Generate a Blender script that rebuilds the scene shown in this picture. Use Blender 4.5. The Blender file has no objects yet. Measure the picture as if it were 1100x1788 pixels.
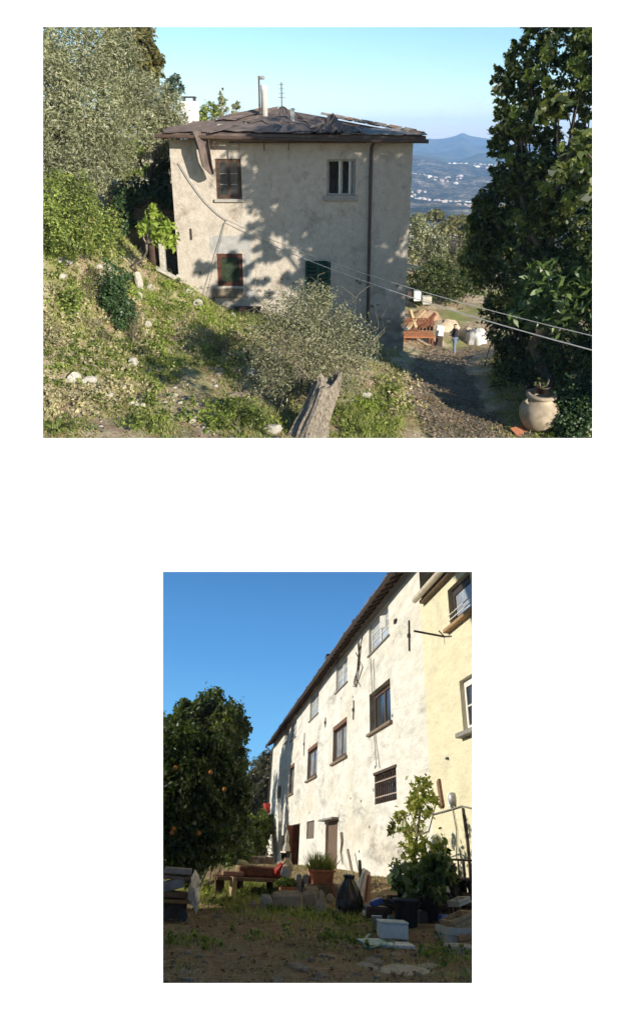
import bpy, bmesh, math, random
import numpy as np
from mathutils import Matrix, Vector

# ------------------------------------------------------------------ camera, sky, suns, exposure
SC = bpy.context.scene
COL = SC.collection
PITCH = math.radians(20.1)
FPX = 1134.0
cam_d = bpy.data.cameras.new('camera')
cam = bpy.data.objects.new('camera', cam_d)
COL.objects.link(cam)
cam_d.sensor_fit = 'HORIZONTAL'
cam_d.sensor_width = 36.0
cam_d.lens = 36.0 * FPX / 1100.0
cam_d.shift_y = -244.0 / 1100.0
cam_d.clip_start = 0.05
cam_d.clip_end = 30000.0
cam.rotation_euler = (math.pi / 2 - PITCH, 0, 0)
SC.camera = cam

def unit(v):
    v = np.asarray(v, float)
    return v / np.linalg.norm(v)

SUN_A = unit((0.605, -0.712, 0.356))          # towards the sun, place of the upper view
# frame of the lower view (its own up, wall direction and wall normal)
def camray(px, py):
    return np.array([(px - 550) / FPX, (650 - py) / FPX, -1.0])
_d = unit(camray(324, 1484)); _u = unit(camray(629, -871)); _x = unit(np.cross(_d, _u)); _u = np.cross(_x, _d)
RB = np.stack([_x, _d, _u])                   # cam -> B
RC = np.array([[1, 0, 0], [0, math.sin(PITCH), -math.cos(PITCH)], [0, math.cos(PITCH), math.sin(PITCH)]])  # cam -> world A
TBW = RC @ RB.T                               # B -> world
_a, _e = math.radians(5), math.radians(19)
SUN_B = TBW @ np.array([-math.cos(_e) * math.cos(_a), math.cos(_e) * math.sin(_a), math.sin(_e)])

world = bpy.data.worlds.new('World'); SC.world = world
world.use_nodes = True
wn = world.node_tree.nodes; wl = world.node_tree.links
wn.clear()
wo = wn.new('ShaderNodeOutputWorld'); bg = wn.new('ShaderNodeBackground'); sky = wn.new('ShaderNodeTexSky')
sky.sky_type = 'NISHITA'; sky.sun_disc = False
sky.sun_elevation = math.asin(SUN_A[2]); sky.sun_rotation = math.atan2(SUN_A[0], SUN_A[1])
sky.altitude = 300; sky.air_density = 1.0; sky.dust_density = 0.25; sky.ozone_density = 2.5
bg.inputs[1].default_value = 0.11
tint = wn.new('ShaderNodeHueSaturation'); tint.inputs['Saturation'].default_value = 1.16; tint.inputs['Hue'].default_value = .492
wl.new(sky.outputs[0], tint.inputs['Color']); wl.new(tint.outputs[0], bg.inputs[0]); wl.new(bg.outputs[0], wo.inputs[0])

def sun(name, d, strength, color):
    l = bpy.data.lights.new(name, 'SUN'); l.energy = strength; l.angle = math.radians(0.5); l.color = color
    o = bpy.data.objects.new(name, l); COL.objects.link(o)
    o.rotation_euler = Vector(d).to_track_quat('Z', 'Y').to_euler()
    return o
sun('sun', SUN_A, 4.8, (1.0, 0.93, 0.80))
sun('sun_lower_view', SUN_B, 3.2, (1.0, 0.93, 0.80))

SC.view_settings.view_transform = 'Standard'
SC.view_settings.look = 'None'
SC.view_settings.exposure = 0.74
SC.view_settings.gamma = 1.0
SC.view_settings.use_curve_mapping = False
SC.render.engine = 'CYCLES'
SC.cycles.use_denoising = True
SC.cycles.max_bounces = 6
SC.cycles.diffuse_bounces = 3
SC.cycles.glossy_bounces = 2
SC.cycles.transmission_bounces = 3
SC.cycles.transparent_max_bounces = 8
SC.cycles.volume_bounces = 0
SC.cycles.sample_clamp_indirect = 6.0

rng = np.random.default_rng(7)
random.seed(7)
IDENT = Matrix.Identity(4)
MB4 = Matrix([list(TBW[0]) + [0], list(TBW[1]) + [0], list(TBW[2]) + [0], [0, 0, 0, 1]])
PLACE = {'A': IDENT, 'B': MB4}

# ------------------------------------------------------------------ helpers
def rayA(px, py):
    return RC @ camray(px, py)
def rayB(px, py):
    return RB @ camray(px, py)
def atA(px, py, Y):
    v = rayA(px, py); return v * (Y / v[1])
def atB(px, py, y):
    v = rayB(px, py); return v * (y / v[1])
def depthA(p): return -(RC.T @ np.asarray(p, float))[2]
def depthB(p): return -(RB.T @ np.asarray(p, float))[2]
def projA(p):
    c = np.asarray(p) @ RC
    return 550 + FPX * c[..., 0] / -c[..., 2], 650 - FPX * c[..., 1] / -c[..., 2]
def projB(p):
    c = np.asarray(p) @ RB
    return 550 + FPX * c[..., 0] / -c[..., 2], 650 - FPX * c[..., 1] / -c[..., 2]
LW = 5.7
def wallB(px, py, x=LW):
    v = rayB(px, py); return v * (x / v[0])

class TPS:
    def __init__(s, pts, lam=0.02):
        P = np.array(pts, float); s.c = P[:, :2]; n = len(P)
        K = s.k(np.linalg.norm(s.c[:, None] - s.c[None], axis=2)) + lam * np.eye(n) * 10
        Q = np.c_[np.ones(n), s.c]
        M = np.block([[K, Q], [Q.T, np.zeros((3, 3))]])
        s.w = np.linalg.solve(M, np.r_[P[:, 2], 0, 0, 0])
    def k(s, r): return np.where(r > 1e-9, r * r * np.log(np.maximum(r, 1e-9)), 0)
    def __call__(s, x, y):
        x = np.asarray(x, float); y = np.asarray(y, float); sh = x.shape
        q = np.c_[x.ravel(), y.ravel()]
        out = np.empty(len(q))
        for i in range(0, len(q), 20000):
            qq = q[i:i + 20000]
            K = s.k(np.linalg.norm(qq[:, None] - s.c[None], axis=2))
            out[i:i + 20000] = K @ s.w[:-3] + s.w[-3] + qq @ s.w[-2:]
        return out.reshape(sh)

def vnoise(x, y, sc, seed=0):
    x = np.asarray(x, float) / sc + seed * 17.3; y = np.asarray(y, float) / sc + seed * 7.7
    return (np.sin(x * 1.7 + 1.3 * np.sin(y * 1.1)) + np.sin(y * 2.1 + 1.7 * np.sin(x * 0.9 + 1)) + np.sin((x + y) * 1.3 + 2 * np.sin(x - y))) / 3

class MB:
    """collects shapes, then links them as ONE mesh object"""
    def __init__(s): s.v = []; s.f = []; s.n = 0; s.q = []
    def add(s, v, f):
        s.v += [tuple(map(float, p)) for p in v]; s.f += [tuple(i + s.n for i in t) for t in f]; s.n = len(s.v)
        return s
    def bx(s, a, b):
        a, b = np.minimum(a, b), np.maximum(a, b)
        v = [(x, y, z) for x in (a[0], b[0]) for y in (a[1], b[1]) for z in (a[2], b[2])]
        return s.add(v, [(0, 1, 3, 2), (4, 6, 7, 5), (0, 4, 5, 1), (2, 3, 7, 6), (0, 2, 6, 4), (1, 5, 7, 3)])
    def obox(s, c, size, R=None, jit=0.0):
        R = np.eye(3) if R is None else np.asarray(R)
        h = np.array(size) / 2.0
        v = [np.asarray(c) + R @ (np.array((x, y, z)) * h * (1 + jit * (rng.random(3) - .5))) for x in (-1, 1) for y in (-1, 1) for z in (-1, 1)]
        return s.add(v, [(0, 1, 3, 2), (4, 6, 7, 5), (0, 4, 5, 1), (2, 3, 7, 6), (0, 2, 6, 4), (1, 5, 7, 3)])
    def tube(s, pts, rad, n=8, cap=True):
        pts = [np.asarray(p, float) for p in pts]; m = len(pts)
        if np.isscalar(rad): rad = [rad] * m
        v = []; f = []
        up = np.array([0.13, 0.31, 0.94])
        for i, p in enumerate(pts):
            t = unit(pts[min(i + 1, m - 1)] - pts[max(i - 1, 0)] + 1e-9)
            if abs(t @ up) > .97: up = np.array([0.9, 0.3, 0.1])
            a = unit(np.cross(t, up)); b = np.cross(t, a)
            for k in range(n):
                th = 2 * math.pi * k / n
                v.append(p + rad[i] * (math.cos(th) * a + math.sin(th) * b))
        for i in range(m - 1):
            for k in range(n):
                k2 = (k + 1) % n
                f.append((i * n + k, i * n + k2, (i + 1) * n + k2, (i + 1) * n + k))
        if cap:
            f.append(tuple(range(n - 1, -1, -1))); f.append(tuple((m - 1) * n + k for k in range(n)))
        return s.add(v, f)
    def lathe(s, c, prof, n=20, R=None):
        """prof: list of (radius, height)"""
        R = np.eye(3) if R is None else R
        v = []; f = []; m = len(prof)
        for r, h in prof:
            for k in range(n):
                th = 2 * math.pi * k / n
                v.append(np.asarray(c) + R @ np.array((r * math.cos(th), r * math.sin(th), h)))
        for i in range(m - 1):
            for k in range(n):
                k2 = (k + 1) % n
                f.append((i * n + k, i * n + k2, (i + 1) * n + k2, (i + 1) * n + k))
        return s.add(v, f)
    def build(s, name, mat, base=(0, 0, 0), parent=None, place='A', smooth=False, bevel=0.0, sub=0):
        me = bpy.data.meshes.new(name)
        b = np.asarray(base, float)
        me.from_pydata([tuple(np.array(p) - b) for p in s.v], [], s.f)
        me.update()
        return link(name, me, mat, base, parent, place, smooth, bevel, sub)

def link(name, me, mat, base=(0, 0, 0), parent=None, place='A', smooth=False, bevel=0.0, sub=0):
    if mat is not None and len(me.materials) == 0: me.materials.append(mat)
    if smooth: me.polygons.foreach_set('use_smooth', [True] * len(me.polygons))
    o = bpy.data.objects.new(name, me); COL.objects.link(o)
    if parent is None: o.matrix_world = PLACE[place] @ Matrix.Translation(Vector(base))
    else: o.parent = parent
    if bevel:
        m = o.modifiers.new('bevel', 'BEVEL'); m.width = bevel; m.segments = 1; m.limit_method = 'ANGLE'
    if sub:
        m = o.modifiers.new('sub', 'SUBSURF'); m.levels = sub; m.render_levels = sub
    return o

def qmesh(name, V, F):
    """fast mesh from arrays; F is Mx4 or Mx3"""
    me = bpy.data.meshes.new(name)
    V = np.asarray(V, np.float32); F = np.asarray(F, np.int32)
    k = F.shape[1]
    me.vertices.add(len(V)); me.vertices.foreach_set('co', V.ravel())
    me.loops.add(F.size); me.loops.foreach_set('vertex_index', F.ravel())
    me.polygons.add(len(F)); me.polygons.foreach_set('loop_start', np.arange(0, F.size, k, dtype=np.int32))
    me.update(calc_edges=True); me.validate()
    return me

def thing(name, label, cat, base, group=None, place='A'):
    o = bpy.data.objects.new(name, None); COL.objects.link(o)
    o.matrix_world = PLACE[place] @ Matrix.Translation(Vector(base))
    o.empty_display_size = 0.2
    o['_b'] = [float(t) for t in base]; o['_p'] = place
    return tag(o, label, cat, group)
def tag(o, label, cat, group=None):
    o['label'] = label; o['category'] = cat
    if group: o['group'] = group
    return o
def part(root, name, mb, mat, parent=None, smooth=False, bevel=0.0, label=None, sub=0):
    o = mb.build(name, mat, base=tuple(root['_b']), parent=parent or root, smooth=smooth, bevel=bevel, sub=sub)
    if label: o['label'] = label
    return o
def struct(o, kind='structure'):
    o['kind'] = kind; return o
def single(name, mb, mat, base, label, cat, group=None, place='A', **k):
    mb.v = [tuple(np.array(p) + np.asarray(base, float)) for p in mb.v]     # shapes come relative to the base
    return tag(mb.build(name, mat, base=base, place=place, **k), label, cat, group)

# ------------------------------------------------------------------ materials
def mat_new(name):
    m = bpy.data.materials.new(name); m.use_nodes = True
    nt = m.node_tree; nt.nodes.clear()
    out = nt.nodes.new('ShaderNodeOutputMaterial'); p = nt.nodes.new('ShaderNodeBsdfPrincipled')
    nt.links.new(p.outputs[0], out.inputs[0])
    return m, nt, p, out
def ramp(nt, fac, stops):
    r = nt.nodes.new('ShaderNodeValToRGB')
    el = r.color_ramp.elements
    while len(el) > 1: el.remove(el[-1])
    el[0].position = stops[0][0]; el[0].color = (*stops[0][1], 1)
    for p, c in stops[1:]:
        e = el.new(p); e.color = (*c, 1)
    nt.links.new(fac, r.inputs[0]); return r.outputs[0]
def noise(nt, scale, detail=4, rough=.6, vec=None, dist=0.0):
    n = nt.nodes.new('ShaderNodeTexNoise'); n.inputs['Scale'].default_value = scale
    n.inputs['Detail'].default_value = detail; n.inputs['Roughness'].default_value = rough; n.inputs['Distortion'].default_value = dist
    if vec is None:
        tc = nt.nodes.new('ShaderNodeTexCoord'); vec = tc.outputs['Object']
    nt.links.new(vec, n.inputs['Vector']); return n.outputs[0]
def stretch(nt, s):
    tc = nt.nodes.new('ShaderNodeTexCoord'); mp = nt.nodes.new('ShaderNodeMapping')
    mp.inputs['Scale'].default_value = s; nt.links.new(tc.outputs['Object'], mp.inputs[0]); return mp.outputs[0]
def mix(nt, fac, a, b, mode='MIX'):
    m = nt.nodes.new('ShaderNodeMix'); m.data_type = 'RGBA'; m.blend_type = mode
    for i, x in ((0, fac), (6, a), (7, b)):
        if isinstance(x, (int, float)): m.inputs[i].default_value = x
        elif isinstance(x, tuple): m.inputs[i].default_value = (*x, 1)
        else: nt.links.new(x, m.inputs[i])
    return m.outputs[2]
def bump(nt, p, h, strength=.4, dist=.02):
    b = nt.nodes.new('ShaderNodeBump'); b.inputs['Strength'].default_value = strength; b.inputs['Distance'].default_value = dist
    nt.links.new(h, b.inputs['Height']); nt.links.new(b.outputs[0], p.inputs['Normal'])

_mc = {}
def M(name, c1, c2=None, scale=6.0, rough=.85, bmp=.3, spec=.25, metal=0.0, st=None, lo=.35, hi=.65, bd=.02):
    """two-colour mottled surface"""
    if name in _mc: return _mc[name]
    m, nt, p, _ = mat_new(name)
    c2 = c2 or tuple(x * .65 for x in c1)
    vec = stretch(nt, st) if st else None
    n = noise(nt, scale, 6, .65, vec)
    col = ramp(nt, n, [(lo, c2), (hi, c1)])
    nt.links.new(col, p.inputs['Base Color'])
    p.inputs['Roughness'].default_value = rough; p.inputs['Metallic'].default_value = metal
    p.inputs['Specular IOR Level'].default_value = spec
    if bmp: bump(nt, p, n, bmp, bd)
    _mc[name] = m; return m

def leaf(name, cols, trans=.3, rough=.55, spec=.3, big=0.0):
    if name in _mc: return _mc[name]
    m, nt, p, out = mat_new(name)
    g = nt.nodes.new('ShaderNodeNewGeometry')
    n = len(cols)
    col = ramp(nt, g.outputs['Random Per Island'], [(i / max(n - 1, 1), c) for i, c in enumerate(cols)])
    if big:
        nz = noise(nt, big, 3, .5)
        dark = ramp(nt, nz, [(.3, (.6, .6, .6)), (.7, (1.25, 1.25, 1.2))])
        col = mix(nt, 1.0, col, dark, 'MULTIPLY')
    nt.links.new(col, p.inputs['Base Color'])
    p.inputs['Roughness'].default_value = rough; p.inputs['Specular IOR Level'].default_value = spec
    if trans:
        t = nt.nodes.new('ShaderNodeBsdfTranslucent'); ms = nt.nodes.new('ShaderNodeMixShader'); ms.inputs[0].default_value = trans
        tc = mix(nt, 1.0, col, (1.5, 1.6, .7), 'MULTIPLY')
        nt.links.new(tc, t.inputs[0]); nt.links.new(p.outputs[0], ms.inputs[1]); nt.links.new(t.outputs[0], ms.inputs[2])
        nt.links.new(ms.outputs[0], out.inputs[0])
    _mc[name] = m; return m

BARK = M('bark', (.20, .17, .13), (.07, .055, .04), 9, .95, .8, st=(1, 1, .25), bd=.05)
BARK_PALE = M('pale_bark', (.36, .31, .24), (.13, .10, .075), 5, .95, 1.0, st=(3, 3, .5), bd=.08)
OLIVE = leaf('olive_leaf', [(.12, .13, .055), (.20, .21, .11), (.30, .30, .19), (.40, .39, .28)], .2, .5, .3, .5)
OLIVE_DRY = leaf('olive_dry', [(.13, .11, .06), (.20, .18, .10), (.27, .24, .16)], .2, .6, .3, .5)
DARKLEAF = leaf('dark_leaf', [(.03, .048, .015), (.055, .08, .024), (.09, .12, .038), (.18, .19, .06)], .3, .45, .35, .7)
OAKLEAF = leaf('oak_leaf', [(.08, .08, .025), (.15, .14, .045), (.23, .19, .07)], .25, .5, .3, .8)
GREEN = leaf('green_leaf', [(.05, .075, .018), (.12, .165, .035), (.23, .28, .065), (.38, .40, .12)], .3, .5, .3, .8)
BRIGHT = leaf('bright_leaf', [(.20, .28, .04), (.28, .36, .06), (.36, .42, .09)], .4, .5, .3)
GRASS = leaf('grass_blade', [(.13, .17, .035), (.23, .28, .06), (.36, .38, .12), (.50, .46, .24)], .3, .6, .2, .35)
DRYGRASS = leaf('dry_grass_blade', [(.28, .22, .12), (.46, .39, .22), (.60, .53, .34), (.26, .29, .09)], .2, .7, .2, .4)
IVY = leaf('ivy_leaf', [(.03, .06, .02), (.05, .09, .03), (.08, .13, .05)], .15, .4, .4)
LOQUAT = leaf('loquat_leaf', [(.05, .09, .025), (.09, .14, .04), (.15, .20, .07)], .25, .4, .4)
CITRUS = leaf('citrus_leaf', [(.035, .055, .012), (.06, .09, .02), (.11, .14, .035)], .3, .4, .4, .8)

STONE = M('stone', (.46, .43, .37), (.24, .21, .17), 5, .9, .6, bd=.04)
STONE_WHITE = M('pale_stone', (.52, .49, .43), (.30, .27, .22), 6, .9, .5, bd=.03)
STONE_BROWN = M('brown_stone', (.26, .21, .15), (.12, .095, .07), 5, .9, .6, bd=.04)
WOOD = M('wood', (.28, .17, .09), (.13, .075, .04), 7, .8, .3, st=(6, 1, 6))
WOOD_GREY = M('weathered_wood', (.33, .27, .21), (.17, .13, .10), 8, .85, .4, st=(6, 6, 1))
WOOD_DARK = M('dark_wood', (.10, .065, .04), (.05, .032, .022), 8, .7, .3)
WOOD_RED = M('red_brown_wood', (.22, .085, .045), (.12, .05, .03), 8, .7, .3)
PALEWOOD = M('pale_wood', (.46, .34, .20), (.32, .22, .12), 8, .75, .2)
TERRA = M('terracotta', (.52, .20, .10), (.36, .14, .075), 6, .8, .2)
METAL_DARK = M('dark_metal', (.05, .048, .046), (.09, .05, .035), 10, .55, .1, .5, .3)
RUST = M('rust', (.10, .06, .042), (.055, .038, .03), 10, .8, .2)
WHITE = M('white_paint', (.78, .77, .73), (.62, .60, .55), 8, .6, .1)
GREYMETAL = M('grey_metal', (.45, .45, .44), (.30, .30, .29), 6, .5, .1, .5, .4)
BLACK = M('black_plastic', (.018, .018, .02), (.03, .03, .03), 6, .45, .1, .5)
GLASS = M('window_glass', (.03, .035, .04), (.05, .055, .06), 2, .12, 0, .6)
GREENPAINT = M('green_paint', (.015, .09, .06), (.02, .05, .035), 10, .6, .2)
FABRIC = M('pale_cloth', (.60, .57, .50), (.42, .39, .33), 4, .9, .4)
BLUE = M('blue_plastic', (.05, .11, .45), (.04, .08, .3), 5, .4, .05, .5)
TEAL = M('teal_plastic', (.18, .36, .34), (.12, .26, .25), 5, .45, .05, .5)
RED = M('red_plastic', (.55, .05, .03), (.4, .04, .03), 5, .5, .05, .4)
SKIN = M('skin', (.45, .28, .20), (.40, .24, .17), 8, .6, .05)

# ------------------------------------------------------------------ generators
def leaves_mesh(name, clumps, size, asp=.45, twig=22, spread=.16, shell=.55, up=.25, droop=0.0, seed=None):
    """clumps: (centre, radii, count). Leaves sit in twigs spread through each clump's volume."""
    r = np.random.default_rng(seed if seed is not None else rng.integers(1 << 30))
    P = []; N = []
    for c, rad, n in clumps:
        c = np.asarray(c, float); rad = np.asarray(rad if not np.isscalar(rad) else (rad,) * 3, float)
        nt = max(3, n // twig)
        d = r.normal(size=(nt, 3)); d /= np.linalg.norm(d, axis=1)[:, None]
        rr = r.random(nt) ** (1 / 3.0) * (1 - shell) + shell * (1 - r.random(nt) ** 2 * .5)
        rr *= 1 + .22 * np.sin(d[:, 0] * 5 + c[0] * 3) * np.sin(d[:, 2] * 4 + c[1]) + .12 * r.normal(size=nt)
        tc = d * rr[:, None]
        idx = r.integers(nt, size=n)
        q = tc[idx] + r.normal(size=(n, 3)) * spread * (.5 + r.random(nt)[idx])[:, None]
        P.append(c + q * rad); N.append(d[idx])
    P = np.concatenate(P); N = np.concatenate(N); n = len(P)
    nr = N * .5 + r.normal(size=(n, 3)) * .6 + np.array([0, 0, up]); nr /= np.linalg.norm(nr, axis=1)[:, None]
    t = r.normal(size=(n, 3)) + np.array([0, 0, -droop]); t -= nr * np.sum(t * nr, 1)[:, None]; t /= np.linalg.norm(t, axis=1)[:, None]
    b = np.cross(nr, t)
    s = size * (.6 + .8 * r.random(n))[:, None]
    V = np.stack([P - t * s * .5, P + b * s * asp * .5 + nr * s * .06, P + t * s * .5, P - b * s * asp * .5 + nr * s * .06], 1).reshape(-1, 3)
    F = np.arange(4 * n).reshape(-1, 4)
    return V, F

def crown(root, name, clumps, size, mat, **k):
    V, F = leaves_mesh(name, clumps, size, **k)
    V = V - np.array(root['_b'])
    me = qmesh(name, V, F)
    return link(name, me, mat, parent=root)

def wiggle(a, b, n=5, amp=.06):
    a = np.asarray(a, float); b = np.asarray(b, float); L = np.linalg.norm(b - a)
    return [a + (b - a) * i / (n - 1) + (rng.normal(size=3) * amp * L if 0 < i < n - 1 else 0) for i in range(n)]

def tree(name, label, base, clumps, size, mat, bark=BARK, tr=.25, group=None, place='A', cat='tree', limbs=8, fork=.45, **k):
    root = thing(name, label, cat, base, group, place)
    base = np.asarray(base, float)
    cs = [np.asarray(c[0], float) for c in clumps]
    top = np.mean(cs, 0)
    fk = base + (top - base) * fork
    mb = MB(); pts = wiggle(base - np.array([0, 0, .3]), fk, 6, .04)
    mb.tube(pts, list(np.linspace(tr * 1.25, tr * .75, 6)), 10)
    part(root, 'trunk', mb, bark, smooth=True)
    mb = MB()
    for c in (cs if len(cs) <= limbs else [cs[i] for i in np.random.default_rng(3).choice(len(cs), limbs, False)]):
        p = wiggle(fk - np.array([0, 0, .1]), c, 6, .05)
        mb.tube(p, list(np.linspace(tr * .55, tr * .1, 6)), 6)
        for _ in range(3):
            mb.tube(wiggle(p[3], c + rng.normal(size=3) * .35 * min(np.mean(np.abs(c - fk)), .9), 4, .06), [tr * .2, tr * .14, tr * .09, tr * .04], 5)
    part(root, 'limb', mb, bark, smooth=True)['kind'] = 'stuff'
    crown(root, 'crown', clumps, size, mat, **k)
    return root

def bush(name, label, base, clumps, size, mat, group=None, place='A', cat='bush', stems=7, tr=.03, **k):
    root = thing(name, label, cat, base, group, place)
    mb = MB()
    for i in range(stems):
        c = np.asarray(clumps[i % len(clumps)][0], float)
        rr = np.mean(np.atleast_1d(clumps[i % len(clumps)][1]))
        mb.tube(wiggle(np.asarray(base) + rng.normal(size=3) * [.1, .1, 0], c + rng.normal(size=3) * rr * .5, 5, .05), [tr, tr * .85, tr * .7, tr * .5, tr * .25], 5)
    part(root, 'stem', mb, BARK)['kind'] = 'stuff'
    crown(root, 'foliage', clumps, size, mat, **k)
    return root

def cl(f, L):
    """clumps from (px,py,depth,rpx,count[,rz factor]) in the frame's own mapping f"""
    out = []
    for t in L:
        px, py, Y, rp, n = t[:5]
        c = f(px, py, Y); r = rp * np.linalg.norm(c) / FPX * .97
        sq = t[5] if len(t) > 5 else 1.0
        out.append((c, (r, r, r * sq), n))
    return out

ROCKS = []
def rock_meshes():
    for i in range(6):
        bm = bmesh.new(); bmesh.ops.create_icosphere(bm, subdivisions=2, radius=1.0)
        r = np.random.default_rng(40 + i)
        ks = r.normal(size=(5, 3)); ks /= np.linalg.norm(ks, axis=1)[:, None]
        for v in bm.verts:
            p = np.array(v.co)
            for kk in ks:
                dd = p @ kk
                if dd > .62: p = p - kk * (dd - .62) * .85
            p *= 1 + .10 * math.sin(p[0] * 5 + i) * math.sin(p[1] * 4) + .05 * r.normal()
            v.co = p
        me = bpy.data.meshes.new('rock'); bm.to_mesh(me); bm.free(); ROCKS.append(me)
rock_meshes()
def rock(name, label, base, size, mat, group=None, place='A', rz=0, tilt=0, cat='stone', parent=None, kind=0):
    me = ROCKS[kind % 6].copy(); me.materials.clear(); me.materials.append(mat)
    o = bpy.data.objects.new(name, me); COL.objects.link(o)
    L = Matrix.Translation(Vector(base)) @ Matrix.Rotation(rz, 4, 'Z') @ Matrix.Rotation(tilt, 4, 'X') @ Matrix.Diagonal(Vector((*size, 1)))
    if parent is not None:
        o.parent = parent; o.matrix_parent_inverse = Matrix.Identity(4)
        o.matrix_basis = Matrix.Translation(-Vector(parent['_b'])) @ L
    else:
        o.matrix_world = PLACE[place] @ L
        tag(o, label, cat, group)
    return o

def tufts(name, mat, P, h, w=.012, blades=6, spread=.08, place='A', lean=.5):
    """grass tufts at points P (n,3) with heights h"""
    n = len(P)
    if n == 0: return None
    P = np.repeat(np.asarray(P), blades, 0); h = np.repeat(np.asarray(h) if not np.isscalar(h) else np.full(n, h), blades)
    m = len(P)
    sp = np.repeat(np.asarray(spread) if not np.isscalar(spread) else np.full(n, spread), blades)[:, None]
    off = rng.normal(size=(m, 3)) * sp; off[:, 2] *= 0
    P = P + off
    a = rng.random(m) * 2 * math.pi
    side = np.c_[np.cos(a), np.sin(a), np.zeros(m)]
    ln = rng.normal(size=(m, 3)) * lean; ln[:, 2] = 1
    hh = (h * (.5 + .8 * rng.random(m)))[:, None]
    ww = (np.repeat(np.asarray(w) if not np.isscalar(w) else np.full(n, w), blades))[:, None]
    V = np.stack([P - side * ww - [0, 0, .03], P + side * ww - [0, 0, .03], P + ln * hh], 1).reshape(-1, 3)
    me = qmesh(name, V, np.arange(3 * m).reshape(-1, 3))
    o = link(name, me, mat, place=place)
    return struct(o, 'stuff')

def grid_sheet(name, X, Y, Z, mat, place='A', smooth=True):
    ny, nx = X.shape
    V = np.stack([X, Y, Z], -1).reshape(-1, 3)
    i = np.arange(ny * nx).reshape(ny, nx)
    F = np.stack([i[:-1, :-1], i[:-1, 1:], i[1:, 1:], i[1:, :-1]], -1).reshape(-1, 4)
    return struct(link(name, qmesh(name, V, F), mat, place=place, smooth=smooth))

def wall_holes(us, vs, holes, f, reveal, tops=None):
    """front face with rectangular openings; f(u,v,w)->point"""
    U = sorted(set(us + [h[0] for h in holes] + [h[1] for h in holes])); Vv = sorted(set(vs + [h[2] for h in holes] + [h[3] for h in holes]))
    mb = MB()
    idx = {}
    vv = []; ff = []
    def vid(i, j):
        if (i, j) not in idx:
            idx[(i, j)] = len(vv); vv.append(f(U[i], Vv[j], 0))
        return idx[(i, j)]
    for i in range(len(U) - 1):
        for j in range(len(Vv) - 1):
            uc, vc = (U[i] + U[i + 1]) / 2, (Vv[j] + Vv[j + 1]) / 2
            if any(h[0] < uc < h[1] and h[2] < vc < h[3] for h in holes): continue
            ff.append((vid(i, j), vid(i + 1, j), vid(i + 1, j + 1), vid(i, j + 1)))
    mb.add(vv, ff)
    for h in holes:
        for (a, b) in (((h[0], h[2]), (h[0], h[3])), ((h[0], h[3]), (h[1], h[3])), ((h[1], h[3]), (h[1], h[2])), ((h[1], h[2]), (h[0], h[2]))):
            mb.add([f(*a, 0), f(*b, 0), f(*b, reveal), f(*a, reveal)], [(0, 1, 2, 3)])
    return mb

def window(root, f, h, depth, fmat, rows=3, leaves=2, fr=.09, sash=.05, gmat=GLASS, sill=None, sillmat=None, label=None, frame_out=0.0, panes=True, barmat=None):
    """window part > pane, sill; h = (u0,u1,v0,v1); depth = how far behind the wall face"""
    u0, u1, v0, v1 = h
    e = .004
    mb = MB()
    B = lambda a, b, c, d, w0, w1: mb.bx(f(a, c, w0), f(b, d, w1))
    d0, d1 = depth - frame_out, depth + .08
    B(u0 + e, u0 + fr, v0 + e, v1 - e, d0, d1); B(u1 - fr, u1 - e, v0 + e, v1 - e, d0, d1)
    B(u0 + fr, u1 - fr, v0 + e, v0 + fr, d0, d1); B(u0 + fr, u1 - fr, v1 - fr, v1 - e, d0, d1)
    iu0, iu1, iv0, iv1 = u0 + fr, u1 - fr, v0 + fr, v1 - fr
    lw = (iu1 - iu0) / leaves
    ps = []; bars = MB()
    for k in range(leaves):
        a, b = iu0 + k * lw + .004, iu0 + (k + 1) * lw - .004
        B(a, a + sash, iv0, iv1, depth - .012, depth + .05); B(b - sash, b, iv0, iv1, depth - .012, depth + .05)
        B(a + sash, b - sash, iv0, iv0 + sash, depth - .012, depth + .05); B(a + sash, b - sash, iv1 - sash, iv1, depth - .012, depth + .05)
        rh = (iv1 - iv0 - 2 * sash) / rows
        for r in range(rows):
            if r: (bars if barmat else mb).bx(f(a + sash, iv0 + sash + r * rh - .016, depth - .004), f(b - sash, iv0 + sash + r * rh + .016, depth + .04))
            ps.append((a + sash - .01, b - sash + .01, iv0 + sash + r * rh, iv0 + sash + (r + 1) * rh))
    w = part(root, 'window', mb, fmat, label=label)
    if barmat: part(root, 'glazing_bars', bars, barmat, parent=w)
    if panes:
        for p in ps:
            pm = MB().bx(f(p[0], p[2], depth + .018), f(p[1], p[3], depth + .024))
            part(root, 'pane', pm, gmat, parent=w)
    if sill:
        sm = MB().bx(f(u0 - sill[0], v0 - sill[1], -sill[2]), f(u1 + sill[0], v0 + .012, .12))
        part(root, 'sill', sm, sillmat or STONE, parent=w, bevel=.01)
    return w

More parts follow.
